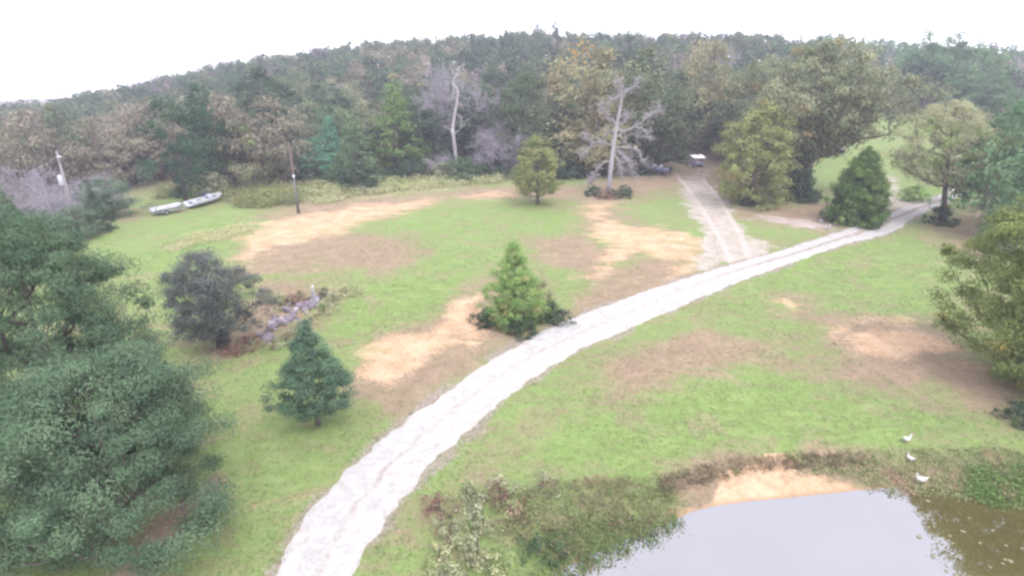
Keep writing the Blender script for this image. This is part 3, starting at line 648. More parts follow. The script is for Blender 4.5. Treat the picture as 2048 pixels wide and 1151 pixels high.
snag('dead_tree', x, y + 4, 'crooked pale dead tree with twisting limbs among the lilac bare trees',
     off2((1142, 960), (1140, 840), (1130, 710), (1128, 680), (1142, 600), (1165, 500), (1166, 440), (1140, 400), (1172, 350)),
     [off2((1130, 715), (1180, 680), (1232, 620)), off2((1180, 680), (1188, 610), (1150, 590)), off2((1150, 560), (1180, 535), (1232, 530)), off2((1140, 400), (1190, 392), (1216, 440)), off2((1140, 400), (1115, 405), (1100, 420)), off2((1142, 410), (1150, 455), (1128, 492)), off2((1125, 690), (1090, 675)), off2((1160, 360), (1130, 320), (1120, 290)), off2((1172, 350), (1190, 310), (1240, 290))],
     0.40, k2, bark_white, 6, 90, 1.2)

# ---- named trees along the wood edge: (sight column, distance, top row, crown width, kind, colour, name, label)
def edge_tree(u, r, vtop, wpx, key, leafy, name, label, group=None, cat='tree'):
    a = az_of(u, vtop + 40 + 2600 / r); x, y = r * math.sin(a), r * math.cos(a); d = sight(u, vtop); t = r / math.hypot(d[0], d[1]); top = CAM_H + d[2] * t
    dep = y * CP + (CAM_H - 5) * SP; R = wpx / FPX * dep / 2; z = hz(x, y)
    if key.startswith('bare'): return plant_bare(x, y, top - z, max(0.6, R / max(top - z, 3) * 14 / 5.6), label, group, int(key[-1]), name)
    return plant(name, key, x, y, max(top - z, 1.2) * 1.03, R, leafy, label, cat, group)
for row in [
 (22, 73, 372, 85, 'cone0', 'green', 'young_pine', 'small green pointed tree above the tall blue-green tree at the left edge'),
 (60, 122, 215, 125, 'oak0', 'tan', 'oak_tree', 'orange-tan oak nearest the left edge in the far woods'),
 (-10, 112, 240, 120, 'oak1', 'tan', 'oak_tree', 'tan oak cut by the left edge of the picture'),
 (195, 118, 235, 150, 'open0', 'tan', 'oak_tree', 'pinkish tan oak between the pale left pole and the dark round tree'),
 (255, 132, 205, 130, 'oak2', 'tan', 'oak_tree', 'dull tan oak just left of the dark round tree'),
 (120, 140, 205, 120, 'oak3', 'olive', 'oak_tree', 'olive oak behind the orange-tan oak at the left'),
 (60, 98, 305, 150, 'bare0', '', 'bare_tree', 'lilac-grey leafless tree left of the pale pole'),
 (170, 96, 330, 130, 'bare1', '', 'bare_tree', 'lilac-grey leafless tree right of the pale pole'),
 (110, 88, 345, 110, 'bare2', '', 'bare_tree', 'low lilac-grey leafless tree behind the pale pole'),
 (15, 104, 290, 140, 'bare2', '', 'bare_tree', 'hazy lilac leafless tree cut by the left edge below the tan oaks'),
 (225, 104, 325, 120, 'bare0', '', 'bare_tree', 'lilac leafless tree between the pale pole and the curved lawn edge'),
 (195, 84, 365, 60, 'cone1', 'dark', 'young_cedar', 'small dark pointed cedar below the lawn edge right of the pale pole'),
 (105, 80, 425, 60, 'cone0', 'dark', 'young_cedar', 'small dark pointed cedar at the foot of the pale pole'),
 (225, 92, 352, 100, 'oak1', 'blue', 'bushy_tree', 'blue-green bushy tree just below the curved lawn edge'),
 (150, 82, 405, 110, 'oak2', 'blue', 'bushy_tree', 'low blue-green bushy tree below the lawn edge beside the pale pole'),
 (60, 70, 430, 120, 'oak3', 'green', 'bushy_tree', 'low green bushy tree behind the tall tree at the left edge'),
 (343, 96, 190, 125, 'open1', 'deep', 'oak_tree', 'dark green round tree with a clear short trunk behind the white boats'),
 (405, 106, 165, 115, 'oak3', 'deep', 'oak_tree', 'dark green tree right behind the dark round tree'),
 (452, 106, 188, 115, 'oak0', 'tan', 'oak_tree', 'left of the two pale tan oaks behind the wooden pole'),
 (548, 108, 183, 150, 'oak2', 'tan', 'oak_tree', 'right of the two pale tan oaks behind the wooden pole'),
 (500, 104, 250, 100, 'open1', 'pale', 'oak_tree', 'pale grey-brown lower tree between the two tan oaks'),
 (520, 132, 128, 130, 'oak1', 'dark', 'oak_tree', 'dark oak on the slope behind the pale tan oaks'),
 (632, 110, 275, 120, 'oak3', 'vine', 'vine_covered_tree', 'low tree covered in bright blue-green vines behind the wooden pole'),
 (662, 113, 235, 60, 'tall1', 'vine', 'vine_covered_tree', 'narrow vine-draped tree beside the pale green pyramid tree'),
 (708, 101, 222, 112, 'cone1', 'mid', 'pyramid_tree', 'pale green pyramid-shaped tree at the wood edge'),
 (715, 97, 318, 85, 'oak2', 'dark', 'bushy_tree', 'dark low tree under the pale green pyramid-shaped tree'),
 (790, 112, 152, 125, 'cone0', 'lawnweed', 'pyramid_tree', 'taller olive pyramid-shaped tree left of the lilac bare trees'),
 (760, 118, 250, 120, 'oak0', 'dark', 'oak_tree', 'shaded dark tree between the two pyramid-shaped trees'),
 (850, 122, 88, 150, 'bare0', '', 'bare_tree', 'largest lilac leafless tree left of the crooked dead tree'),
 (925, 126, 80, 150, 'bare1', '', 'bare_tree', 'tall lilac leafless tree behind the crooked dead tree'),
 (985, 114, 215, 110, 'bare2', '', 'bare_tree', 'low lilac leafless tree right of the crooked dead tree'),
 (1030, 112, 250, 90, 'bare0', '', 'bare_tree', 'small lilac leafless tree behind the small yellow-green round tree'),
 (870, 108, 285, 70, 'bare1', '', 'bare_tree', 'brushy grey leafless sapling left of the crooked dead tree'),
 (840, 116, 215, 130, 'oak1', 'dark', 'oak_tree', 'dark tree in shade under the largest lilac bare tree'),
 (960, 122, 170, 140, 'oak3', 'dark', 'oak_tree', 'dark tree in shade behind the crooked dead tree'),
 (1055, 118, 142, 130, 'oak0', 'olive', 'oak_tree', 'dull olive oak behind the small yellow-green round tree'),
 (1085, 112, 235, 110, 'oak2', 'dark', 'oak_tree', 'dark low tree left of the white dead tree'),
 (1178, 113, 84, 215, 'oak1', 'gold', 'oak_tree', 'broad tan-yellow oak directly behind the white dead tree'),
 (1195, 108, 190, 150, 'open0', 'gold', 'oak_tree', 'pale yellow lower oak among the limbs of the white dead tree'),
 (1300, 116, 92, 190, 'oak3', 'olive', 'oak_tree', 'olive oak with rusty patches right of the white dead tree'),
 (1318, 118, 190, 110, 'open1', 'olive', 'oak_tree', 'rusty olive oak reaching over the dark boat'),
 (1425, 142, 78, 130, 'oak0', 'gold', 'oak_tree', 'golden tan oak high on the slope above the dirt track'),
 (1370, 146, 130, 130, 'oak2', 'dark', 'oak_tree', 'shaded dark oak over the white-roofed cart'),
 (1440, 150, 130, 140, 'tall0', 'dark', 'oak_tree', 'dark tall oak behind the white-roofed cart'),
 (1485, 132, 140, 130, 'tall2', 'olive', 'oak_tree', 'tall olive oak behind the yellow-green track oak'),
 (1540, 112, 195, 110, 'oak1', 'dark', 'oak_tree', 'dark oak between the track oak and the largest oak'),
 (1580, 100, 245, 100, 'tall1', 'dark', 'oak_tree', 'dark lower oak under the largest spreading oak'),
 (2010, 104, 195, 110, 'oak2', 'fresh', 'oak_tree', 'green tree over the far end of the drive'),
 (2065, 90, 195, 230, 'oak0', 'fresh', 'oak_tree', 'large blue-green tree at the right edge beside the far drive'),
 (2035, 84, 335, 105, 'oak3', 'fresh', 'bushy_tree', 'lower green bushy tree hiding the far end of the drive'),
 (2015, 76, 395, 80, 'oak1', 'blue', 'bushy_tree', 'low blue-green bush mass below the far end of the drive'),
 (1965, 140, 225, 80, 'oak1', 'olive', 'oak_tree', 'olive tree behind the pale vase-shaped tree'),
 (1805, 205, 175, 55, 'bare2', '', 'bare_tree', 'pale silver bare tree at the far edge of the sunny field'),
]:
    u, r, vt, wp_, key, leafy, nm, lab = row
    if key == 'full0': key = 'oak2'
    edge_tree(u, r, vt, wp_, key, leafy, nm, lab)
for (u, r, vt, wp_, lf, lab) in [
 (925, 104, 312, 85, 'green', 'bright green rounded bush before the crooked dead tree'), (888, 106, 322, 60, 'sage', 'grey-green brush left of the bright green rounded bush'),
 (968, 106, 325, 60, 'dark', 'dark brush right of the bright green rounded bush'), (820, 106, 318, 80, 'dark', 'dark brush under the lilac bare trees'),
 (1125, 106, 318, 90, 'dark', 'dark brush behind the small yellow-green round tree'), (600, 106, 330, 90, 'dark', 'dark brush under the vine-covered tree'),
 (1270, 112, 300, 70, 'dark', 'dark brush between the white dead tree and the dark boat'), (1340, 128, 285, 90, 'dark', 'dark brush behind the dark boat'),
 (660, 104, 345, 50, 'green', 'green brush left of the pyramid tree foot'), (430, 100, 340, 60, 'sage', 'grey brush between the dark round tree and the tan oaks'),
 (1600, 96, 340, 70, 'dark', 'dark brush behind the largest oak trunk'), (1550, 98, 330, 70, 'olive', 'olive brush between the track oak and the largest oak')]:
    edge_tree(u, r, vt, wp_, 'bush%d' % (u % 3), lf, 'shrub', lab, cat='shrub')

# ---- the woods behind: single trees as far as they can be told apart, then one mass
g = np.random.default_rng(77)
def in_clearing(x, y):
    a = math.degrees(math.atan2(x, y)); r = math.hypot(x, y)
    return 25.8 < a < 41.5 and r < 205 and not (a < 28.3 and r > 190)
pts = []
for _ in range(26000):
    r = math.sqrt(g.uniform(122 ** 2, 330 ** 2)); a = math.radians(g.uniform(-46, 45)); x, y = r * math.sin(a), r * math.cos(a)
    if in_clearing(x, y) or math.hypot(x - 39, y - 124) < 13 or math.hypot(x - 34, y - 112) < 9: continue
    s = 6.8 if r < 210 else 7.4
    if pts and np.min((np.array(pts)[:, 0] - x) ** 2 + (np.array(pts)[:, 1] - y) ** 2) < s * s: continue
    pts.append((x, y, r, a))
pts.sort(key=lambda p: p[2])
far = []
MARK_AZ = [-38, -32, -26.5, -20, -15, -9, -3, 3, 8, 13, 18, 22.5, 27]
MARKS = ['at the far left edge', 'above the pale left pole', 'left of the dark round tree', 'above the white boats', 'above the tan oaks', 'above the vine-covered tree', 'above the pyramid trees', 'above the crooked dead tree', 'above the small round tree', 'above the white dead tree', 'above the dark boat', 'above the white-roofed cart', 'above the largest oak', 'behind the right-hand field']
for (x, y, r, a) in pts:
    ad = math.degrees(a)
    warm = vnoise(np.array([x]), np.array([y]), 45, 8)[0]; q = g.random()
    left = ad < -24
    ptan = (0.38 if left and r < 190 else 0.05) + 0.30 * max(0, warm - .6)
    kind = 'tan' if q < ptan else ('bare' if q > (0.955 if ad < 5 else 0.975) else 'green')
    key = ['oak0', 'oak1', 'oak2', 'oak3', 'tall0', 'tall1', 'tall2', 'open0', 'open1'][g.integers(9)]
    H = g.uniform(10.5, 15) if not (ad > 26) else g.uniform(13, 18)
    R = g.uniform(4.4, 6.2)
    if r < 185:
        mark = MARKS[int(np.searchsorted(MARK_AZ, ad))]; row = 'front-row' if r < 142 else ('second-row' if r < 163 else 'back-row')
        if kind == 'bare': plant_bare(x, y, H, 1.0, 'lilac leafless %s tree in the woods %s' % (row, mark), 'woodland trees ' + mark, int(g.integers(3)))
        elif kind == 'tan':
            lf = 'tan' if g.random() < .7 else 'pale'
            plant('oak_tree', key, x, y, H, R, lf, '%s %s oak in the woods %s' % ({'tan': 'tan autumn', 'pale': 'pale brownish'}[lf], row, mark), 'tree', 'woodland trees ' + mark)
        else:
            lf = ['dark', 'green', 'olive', 'mid', 'dark', 'oaklight'][g.integers(6)] if ad < 26 else ['fresh', 'green', 'blue', 'fresh'][g.integers(4)]
            plant('oak_tree', key, x, y, H, R, lf, '%s %s %s oak in the woods %s' % ('tall' if key[:4] == 'tall' else ('open' if key[:4] == 'open' else 'dense'), {'dark': 'dark', 'green': 'green', 'olive': 'olive', 'blue': 'blue-green', 'fresh': 'fresh green', 'mid': 'light green', 'oaklight': 'yellowish'}[lf], row, mark), 'tree', 'woodland trees ' + mark)
    else: far.append((x, y, H, R, kind, g.random()))
# crests that stand clear of the skyline
for (u, r, vt, wp_, key, lf, lab) in [
 (1110, 215, 38, 26, 'tall2', 'dark', 'tallest dark narrow tree on the skyline above the tan-yellow oak'), (1072, 220, 46, 34, 'open0', 'dark', 'arching dark tree on the skyline left of the tallest one'),
 (948, 225, 62, 22, 'open1', 'dark', 'small dark tree alone on the skyline above the lilac bare trees'), (735, 230, 80, 40, 'open0', 'olive', 'sparse treetop on the skyline above the pyramid trees'),
 (1015, 220, 54, 40, 'oak1', 'dark', 'dark rounded treetop on the skyline left of the arching tree'), (1250, 200, 58, 80, 'oak2', 'dark', 'dark rounded treetop on the skyline right of the tallest tree'),
 (1455, 210, 48, 40, 'bare1', '', 'bare thin treetop on the skyline above the golden tan oak'), (1400, 215, 58, 40, 'open1', 'olive', 'sparse olive treetop on the skyline right of the dark rounded one'),
 (1595, 230, 68, 24, 'open0', 'dark', 'small dark treetop on the skyline left of a matching one'), (1638, 230, 66, 24, 'open1', 'dark', 'small dark treetop on the skyline right of a matching one'),
 (1690, 212, 66, 60, 'bare0', '', 'pale bare treetop at the left end of the tall right-hand woods'), (1800, 214, 52, 60, 'bare1', '', 'tallest pale bare tree in the right-hand woods'),
 (1740, 212, 72, 70, 'tall0', 'blue', 'blue-green tall tree left of the tallest pale bare tree'), (1850, 212, 58, 70, 'tall1', 'fresh', 'blue-green tall tree right of the tallest pale bare tree'),
 (1905, 210, 62, 70, 'tall2', 'fresh', 'tall green tree in the middle of the right-hand woods'), (1950, 208, 66, 70, 'tall0', 'fresh', 'tall blue-green tree near the right end of the right-hand woods'),
 (1985, 206, 100, 60, 'oak2', 'fresh', 'green tree stepping down at the right end of the right-hand woods'), (2040, 212, 82, 28, 'bare2', '', 'thin dark bare tree alone on the skyline at the right edge'),
 (1840, 206, 120, 90, 'oak0', 'dark', 'dark green tree at the far side of the sunny field'), (1925, 202, 135, 90, 'oak1', 'fresh', 'blue-green tree at the far right of the sunny field'),
 (1985, 196, 150, 100, 'oak3', 'fresh', 'green tree behind the far end of the drive'), (1770, 206, 130, 80, 'oak3', 'blue', 'blue-green tree at the far left of the sunny field')]:
    edge_tree(u, r, vt, wp_, key, lf, 'skyline_tree', lab)

VV, FF, TT = {}, {}, {}
for (x, y, H, R, kind, q) in far:
    z = hz(x, y); n = 380; cen = np.clip(g.normal(size=(22, 3)), -1.6, 1.6) * np.array((R * .42, R * .42, H * .16)) + np.array((x, y, z + H * .58))
    ci = g.integers(0, 22, n); uu = g.normal(size=(n, 3)); uu /= np.linalg.norm(uu, axis=1, keepdims=True); C = cen[ci] + uu * (1.75 * g.random((n, 1)) ** .4)
    nr = (C - np.array((x, y, z + H * .45))) / R * .6 + uu + g.normal(0, .3, (n, 3)) + np.array((0, 0, .3))
    V, F = leaf_cards(C, nr, g.uniform(.7, 1.3, n), g, 0.8)
    kk = {'tan': 'tan', 'bare': 'lilac'}.get(kind, ('fresh' if q < .6 else 'blue') if x / y > .487 else ('dark' if q < .35 else ('green' if q < .65 else 'olive')))
    b = sum(len(v) for v in VV.get(kk, [])); VV.setdefault(kk, []).append(V); FF.setdefault(kk, []).append(F + b)
    ct = g.random(22); tone = np.column_stack([np.clip(ct[ci] * .6 + q * .4, 0, 1), np.clip(.85 + .3 * ct[ci] + g.normal(0, .1, n), .5, 1.4), g.random(n)]); TT.setdefault(kk, []).append(np.repeat(tone, 4, 0))
LM['lilac'] = leafmat('leaf_lilac', (0.15, 0.13, 0.14), (0.22, 0.19, 0.20))
wood = empty('distant_woodland', (0, 260, 10)); put(wood, 'hazy mass of mixed trees covering the far ridge', 'woodland', kind='stuff')
for kk in VV:
    c = obj('canopy', fast_mesh('canopy', np.vstack(VV[kk]) - np.array((0, 260, 10)), np.vstack(FF[kk]), LM[kk], np.vstack(TT[kk])), wood); c['kind'] = 'stuff'

# ------------------------------------------------------------------ things people left about the place
white_pt = paint('white_paint', (0.36, 0.37, 0.41), 0.5, 0.3); cream_pt = paint('aged_white', (0.40, 0.385, 0.31), 0.6, 0.35)
dark_hull = paint('dark_hull', (0.12, 0.12, 0.19), 0.35, 0.2); pale_seat = paint('pale_seat', (0.50, 0.44, 0.42), 0.6, 0.15)
black_r = paint('black_rubber', (0.025, 0.025, 0.028), 0.8, 0.2); steel = paint('galvanised', (0.30, 0.31, 0.33), 0.5, 0.3, metal=0.5)
pole_wood = barkmat('pole_wood', (0.075, 0.055, 0.05), (0.14, 0.105, 0.095)); concrete = paint('weathered_concrete', (0.26, 0.26, 0.27), 0.9, 0.35)
tarp_blue = paint('blue_tarp', (0.06, 0.10, 0.22), 0.5, 0.2); glass_dk = paint('dark_glass', (0.02, 0.025, 0.03), 0.1, 0.0, spec=0.5)
glass_lamp = paint('pale_glass', (0.62, 0.64, 0.68), 0.25, 0.1)

def hull_mesh(L_, W, Hh, mat, bow=0.55, flat_stern=True):
    st = np.linspace(0, 1, 13); wid = np.where(st < bow, 1.0, np.sqrt(np.maximum(0, 1 - ((st - bow) / (1 - bow)) ** 2.2))) * W / 2 * (0.9 + .1 * np.minimum(st * 4, 1)); wid = np.maximum(wid, 0.05)
    rise = 0.28 * Hh * sstep(0.6, 1.0, st); keel = Hh * 0.45 * sstep(0.7, 1.0, st)
    def ring(sc, fl):
        return np.stack([np.stack([(st - .5) * L_, -wid * sc, Hh + rise], -1), np.stack([(st - .5) * L_, -wid * .82 * sc, Hh * .30 + keel + fl], -1), np.stack([(st - .5) * L_, 0 * wid, keel + fl + 0 * st], -1), np.stack([(st - .5) * L_, wid * .82 * sc, Hh * .30 + keel + fl], -1), np.stack([(st - .5) * L_, wid * sc, Hh + rise], -1)], 1)
    o = ring(1.0, 0); i = ring(0.90, 0.12); V = np.vstack([o.reshape(-1, 3), i.reshape(-1, 3)]); n = 13; F = []
    for a in range(n - 1):
        for b in range(4):
            F.append((a * 5 + b, (a + 1) * 5 + b, (a + 1) * 5 + b + 1, a * 5 + b + 1)); k_ = n * 5; F.append((k_ + a * 5 + b, k_ + a * 5 + b + 1, k_ + (a + 1) * 5 + b + 1, k_ + (a + 1) * 5 + b))
        F.append((a * 5, n * 5 + a * 5, n * 5 + (a + 1) * 5, (a + 1) * 5)); F.append((a * 5 + 4, (a + 1) * 5 + 4, n * 5 + (a + 1) * 5 + 4, n * 5 + a * 5 + 4))
    for e in (0, n - 1):
        for b in range(4): F.append((e * 5 + b, e * 5 + b + 1, n * 5 + e * 5 + b + 1, n * 5 + e * 5 + b))
    return fast_mesh('hull', V, np.array(F), mat, smooth=False)
def between(p, q): return ((p[0] + q[0]) / 2, (p[1] + q[1]) / 2), math.atan2(q[1] - p[1], q[0] - p[0]), math.hypot(q[0] - p[0], q[1] - p[1])
def add_wheel(c, r, w_, parent):
    t_ = wheel(MB(), c, r, w_).build('wheel', black_r, parent); s2 = 1 if c[1] > 0 else -1
    MB().tube([(c[0], c[1] + s2 * w_ * .42, c[2]), (c[0], c[1] + s2 * w_ * .54, c[2])], [r * .58, r * .5], 10).build('rim', steel, t_)
def wheel(mb, c, r, w_, ax='y'):
    d = np.array((0, w_ / 2, 0)) if ax == 'y' else np.array((w_ / 2, 0, 0)); mb.tube([np.array(c) - d, np.array(c) - d * .6, np.array(c) + d * .6, np.array(c) + d], [r * .85, r, r, r * .85], 12); return mb

# the two white boats by the lawn edge
(c0, a0, l0) = between(gp(316, 432), gp(358, 424)); z0 = hz(*c0)
o = empty('boat_trailer', (c0[0], c0[1], z0), 'low trailer with dark wheels under the shorter white boat', 'trailer', rz=a0)
m = MB()
for sy in (-1, 1): m.box((0.1, sy * .55, .42), (4.0, .09, .10))
for sx in (-1.5, 0.0, 1.5): m.box((sx, 0, .42), (.08, 1.02, .08))
m.box((2.7, 0, .40), (1.2, .08, .08)); m.build('frame', steel, o)
for sy in (-1, 1): add_wheel((-.6, sy * .86, .31), .31, .2, o)
o = empty('boat', (c0[0], c0[1], z0 + .48), 'shorter weathered white boat on the low trailer at the lawn edge', 'boat', rz=a0)
obj('hull', hull_mesh(4.0, 1.6, .55, white_pt), o)
for sx in (-1.2, 0.4): MB().box((sx, 0, .42), (.3, 1.2, .06)).build('seat', cream_pt, o)
(c1, a1, l1) = between(gp(384, 417), gp(440, 401)); z1 = hz(*c1)
o = empty('boat', (c1[0], c1[1], z1 + .25), 'longer white boat with cream bow lying in the weeds by the lawn edge', 'boat', rz=a1)
obj('hull', hull_mesh(6.6, 2.0, .72, white_pt), o); MB().box((2.2, 0, .80), (1.3, 1.1, .06)).build('bow_deck', cream_pt, o)
for sx in (-2.2, -0.6): MB().box((sx, 0, .56), (.45, 1.6, .07)).build('seat', cream_pt, o)
m = MB(); m.box((0.9, 0, .80), (.8, 1.0, .55), taper=.75); m.build('console', white_pt, o)
tp = MB(); tp.blob((0, 0, .35), (1.2, .8, .45), 4, .12, 10, 6); x, y = gp(415, 396); o = tp.build('blue_tarp', tarp_blue, None, True, (x, y, hz(x, y))); put(o, 'small heap under a blue tarp behind the longer white boat', 'tarp')

# dark fishing boat under the trees
(c2, a2, l2) = between(gp(1288, 346), gp(1338, 352)); z2 = hz(*c2)
o = empty('boat_trailer', (c2[0], c2[1], z2), 'dark trailer carrying the dark fishing boat under the trees', 'trailer', rz=a2 + math.pi)
m = MB()
for sy in (-1, 1): m.box((0.1, sy * .55, .40), (4.2, .09, .10))
for sx in (-1.6, 0.0, 1.6): m.box((sx, 0, .40), (.08, 1.02, .08))
m.build('frame', black_r, o)
for sy in (-1, 1): add_wheel((-.8, sy * .9, .31), .31, .2, o)
o = empty('boat', (c2[0], c2[1], z2 + .45), 'dark fishing boat with pale seats and outboard motor under the trees', 'boat', rz=a2 + math.pi)
obj('hull', hull_mesh(5.2, 2.1, .8, dark_hull), o)
m = MB(); m.box((1.2, 0, .72), (2.0, 1.55, .06)); m.box((-1.9, 0, .70), (1.1, 1.7, .06)); m.build('deck', paint('deck_carpet', (0.16, 0.16, 0.20), .9, .2), o)
for sx in (-.55, .75):
    m = MB(); m.box((sx, 0, .86), (.5, 1.25, .16)); m.box((sx - .26, 0, 1.10), (.14, 1.25, .5)); m.build('seat', pale_seat if sx > 0 else white_pt, o)
m = MB(); m.box((-2.85, 0, .95), (.42, .36, .55), taper=.8); m.box((-2.8, 0, .35), (.16, .14, .8)); m.build('outboard_motor', black_r, o)
m = MB(); m.box((0.15, .45, 1.0), (.25, .5, .55), taper=.8); m.build('console', dark_hull, o)

# white-roofed cart in the shade
x, y = gp(1393, 337); z = hz(x, y)
o = empty('utility_cart', (x, y, z), 'small cart with a white flat roof parked in the shade at the track end', 'cart', rz=0.12)
m = MB(); m.box((0, 0, .62), (2.5, 1.3, .5)); m.box((1.0, 0, .92), (.5, 1.2, .25), taper=.8); m.box((-.85, 0, .98), (.8, 1.25, .25)); m.build('body', dark_hull, o)
r_ = MB(); r_.box((0, 0, 0), (2.6, 1.9, .07)); r_.box((0, 0, .05), (2.4, 1.7, .04)); rf = r_.build('roof', paint('bright_roof', (.72, .72, .76), .5, .1), o, False, (0, 0, 2.02)); rf.rotation_euler = (0.20, 0, 0)
for sx in (-1.05, 1.05):
    for sy in (-.58, .58): MB().tube([(sx, sy, .85), (sx * .95, sy, 1.95)], .03, 6).build('roof_post', black_r, o)
for sx in (-.85, .85):
    for sy in (-.65, .65): add_wheel((sx, sy, .28), .28, .2, o)
m = MB(); m.box((-.1, 0, .98), (.5, 1.1, .14)); m.box((-.36, 0, 1.25), (.12, 1.1, .5)); m.build('seat', pale_seat, o)
m = MB(); m.box((-1.7, -.7, .35), (.6, .35, .18), .5, .8); m.build('fender', white_pt, o)

# propane tank in the field
x, y = gp(1675, 321); z = hz(x, y)
o = empty('propane_tank', (x, y, z), 'white horizontal propane tank on legs in the field beyond the cedar', 'tank', rz=0.1)
s_ = np.linspace(-1, 1, 13); MB().tube(np.column_stack([s_ * 1.25, 0 * s_, 0 * s_ + .95]), .52 * np.sqrt(np.clip(1 - np.maximum(0, (np.abs(s_) - .6) / .42) ** 2, .01, 1)), 14).build('tank_shell', white_pt, o, True)
for sx in (-.7, .7): MB().box((sx, 0, .25), (.16, .7, .5)).build('leg', concrete, o)
MB().tube([(0, 0, 1.42), (0, 0, 1.62)], [.16, .14], 10).build('valve_dome', cream_pt, o)

# pickup half hidden beyond the vase-shaped tree
x, y = gp(1930, 351); z = hz(x, y)
o = empty('pickup_truck', (x, y, z), 'cream pickup half hidden by leaves beside the far drive', 'pickup', rz=-2.35)
m = MB(); m.box((0, 0, .72), (5.1, 1.85, .5)); m.box((1.75, 0, 1.05), (1.5, 1.75, .22), taper=.93); m.build('body', cream_pt, o)
m = MB(); m.box((.15, 0, 1.42), (1.9, 1.68, .68), taper=.78); m.build('cab', cream_pt, o)
m = MB(); m.box((.86, 0, 1.44), (.10, 1.42, .44)); m.build('windshield', glass_dk, o)
for sy in (-1, 1): MB().box((.1, sy * .79, 1.44), (1.2, .05, .38)).build('side_window', glass_dk, o)
m = MB(); m.box((-1.65, -.86, 1.15), (1.8, .08, .38)); m.box((-1.65, .86, 1.15), (1.8, .08, .38)); m.box((-2.52, 0, 1.15), (.08, 1.64, .38)); m.build('cargo_bed', cream_pt, o)
for sx in (-1.55, 1.6):
    for sy in (-.86, .86): add_wheel((sx, sy, .38), .38, .24, o)
m = MB(); m.box((2.58, 0, .58), (.12, 1.8, .2)); m.build('bumper', steel, o)
for sy in (-.68, .68): MB().box((2.56, sy, .88), (.06, .3, .16)).build('headlight', glass_lamp, o)

# poles
x, y = gp(597, 424); z = hz(x, y)
o = empty('utility_pole', (x, y, z), 'dark wooden pole with a small white meter before the tan oaks', 'pole')
MB().tube([(0, 0, -.3), (-.03, 0, 4), (-.10, 0, 9.6)], [.19, .16, .12], 9).build('pole', pole_wood, o, True)
m = MB(); m.blob((.08, -.24, 5.1), (.16, .14, .18), 2, .03, 10, 7); m.build('meter', glass_lamp, o, True); MB().box((0.02, -.1, 5.1), (.22, .24, .4)).build('meter_box', steel, o)
MB().tube([(.05, -.19, 0), (.05, -.19, 2.0), (.02, -.17, 4.9)], .035, 5).build('conduit', steel, o)
x, y = gp(160, 475); z = hz(x, y)
o = empty('utility_pole', (x, y, z), 'pale wooden pole carrying a white transformer among the grey bare trees', 'pole')
MB().tube([(0, 0, -.3), (0, 0, 9.9 - z)], [.18, .12], 9).build('pole', barkmat('pole_grey', (.16, .14, .15), (.25, .22, .23)), o, True)
m = MB(); m.tube([(-.36, 0, 6.1 - z), (-.36, 0, 6.2 - z), (-.36, 0, 7.1 - z), (-.36, 0, 7.25 - z)], [.26, .30, .30, .16], 12); m.build('transformer', white_pt, o)
MB().box((-.1, 0, 6.8 - z), (.3, .12, .12)).build('bracket', steel, o)
m = MB(); m.tube([(0, 0, 8.9 - z), (.1, -.1, 9.3 - z), (.35, -.3, 9.4 - z)], .035, 6); m.build('lamp_arm', steel, o)
m = MB(); m.blob((.38, -.32, 9.3 - z), (.26, .26, .12), 3, .03, 10, 6); m.build('lamp_head', white_pt, o, True)

# small white marker at the foot of the vase-shaped tree
x, y = gp(1858, 418); m = MB(); m.box((0, 0, .5), (.12, .06, 1.0)); m.box((0, -.02, .95), (.34, .04, .42)); o = m.build('marker_post', white_pt, None, False, (x, y, hz(x, y))); put(o, 'small white marker post by the drive under the vase-shaped tree', 'marker')

# stone garden bed with its statue
x, y = gp(629, 606); z = hz(x, y)
o = empty('garden_statue', (x, y, z), 'pale garden statue standing at the upper end of the stone bed', 'statue', s=(.85, .85, .85))
m = MB(); m.box((0, 0, .15), (.72, .72, .3), .3); m.box((0, 0, .38), (.5, .5, .18), .3); m.build('plinth', concrete, o)
zz = np.array([.46, .55, .8, 1.05, 1.25, 1.38, 1.45]); MB().tube(np.column_stack([0 * zz, .03 * np.sin(zz * 4), zz]), [.20, .23, .19, .16, .21, .15, .08], 12).build('figure', concrete, o, True)
m = MB(); m.blob((0, 0, 1.62), (.155, .155, .19), 8, .04, 10, 7); m.build('head', paint('bleached_stone', (.42, .42, .42), .9, .2), o, True)
stone_m = paint('bed_stone', (0.15, 0.125, 0.145), 0.9, 0.5, 3.0, dirt=(.12, .10, .10)); pale_st = paint('pale_stone', (0.28, 0.25, 0.26), 0.9, 0.4, 3.0)
g = np.random.default_rng(9); SB = [MB().blob((0, 0, 0), (1, 1, .72), 30 + i, .42, 6, 4).mesh('stone', stone_m) for i in range(4)]
where = ['near the dark grey-leaved tree', 'in the middle of the garden bed', 'beside the garden statue']
stones = []
for i in range(56):
    t = i / 55; u = 528 + 100 * t + g.normal(0, 13); v = 668 - 64 * t + g.normal(0, 6); x, y = gp(u, v); stones.append((x, y, u, v, g.uniform(.14, .40)))
for i, (x, y, u, v, r_) in enumerate(stones):
    o = obj('garden_stone', SB[i % 4], None, (x, y, hz(x, y) + r_ * .3)); o.scale = (r_ * 1.25, r_, r_); o.rotation_euler = (g.uniform(-.3, .3), g.uniform(-.3, .3), g.uniform(0, 6))
    if i % 5 == 2: with_mat(o, pale_st)
    w_ = where[min(2, i * 3 // 56)]; put(o, ('large ' if r_ > .36 else ('small ' if r_ < .26 else 'medium ')) + ('pale ' if i % 5 == 2 else 'purplish grey ') + 'rough stone ' + w_, 'stone', 'stones of the garden bed')
g = np.random.default_rng(15)
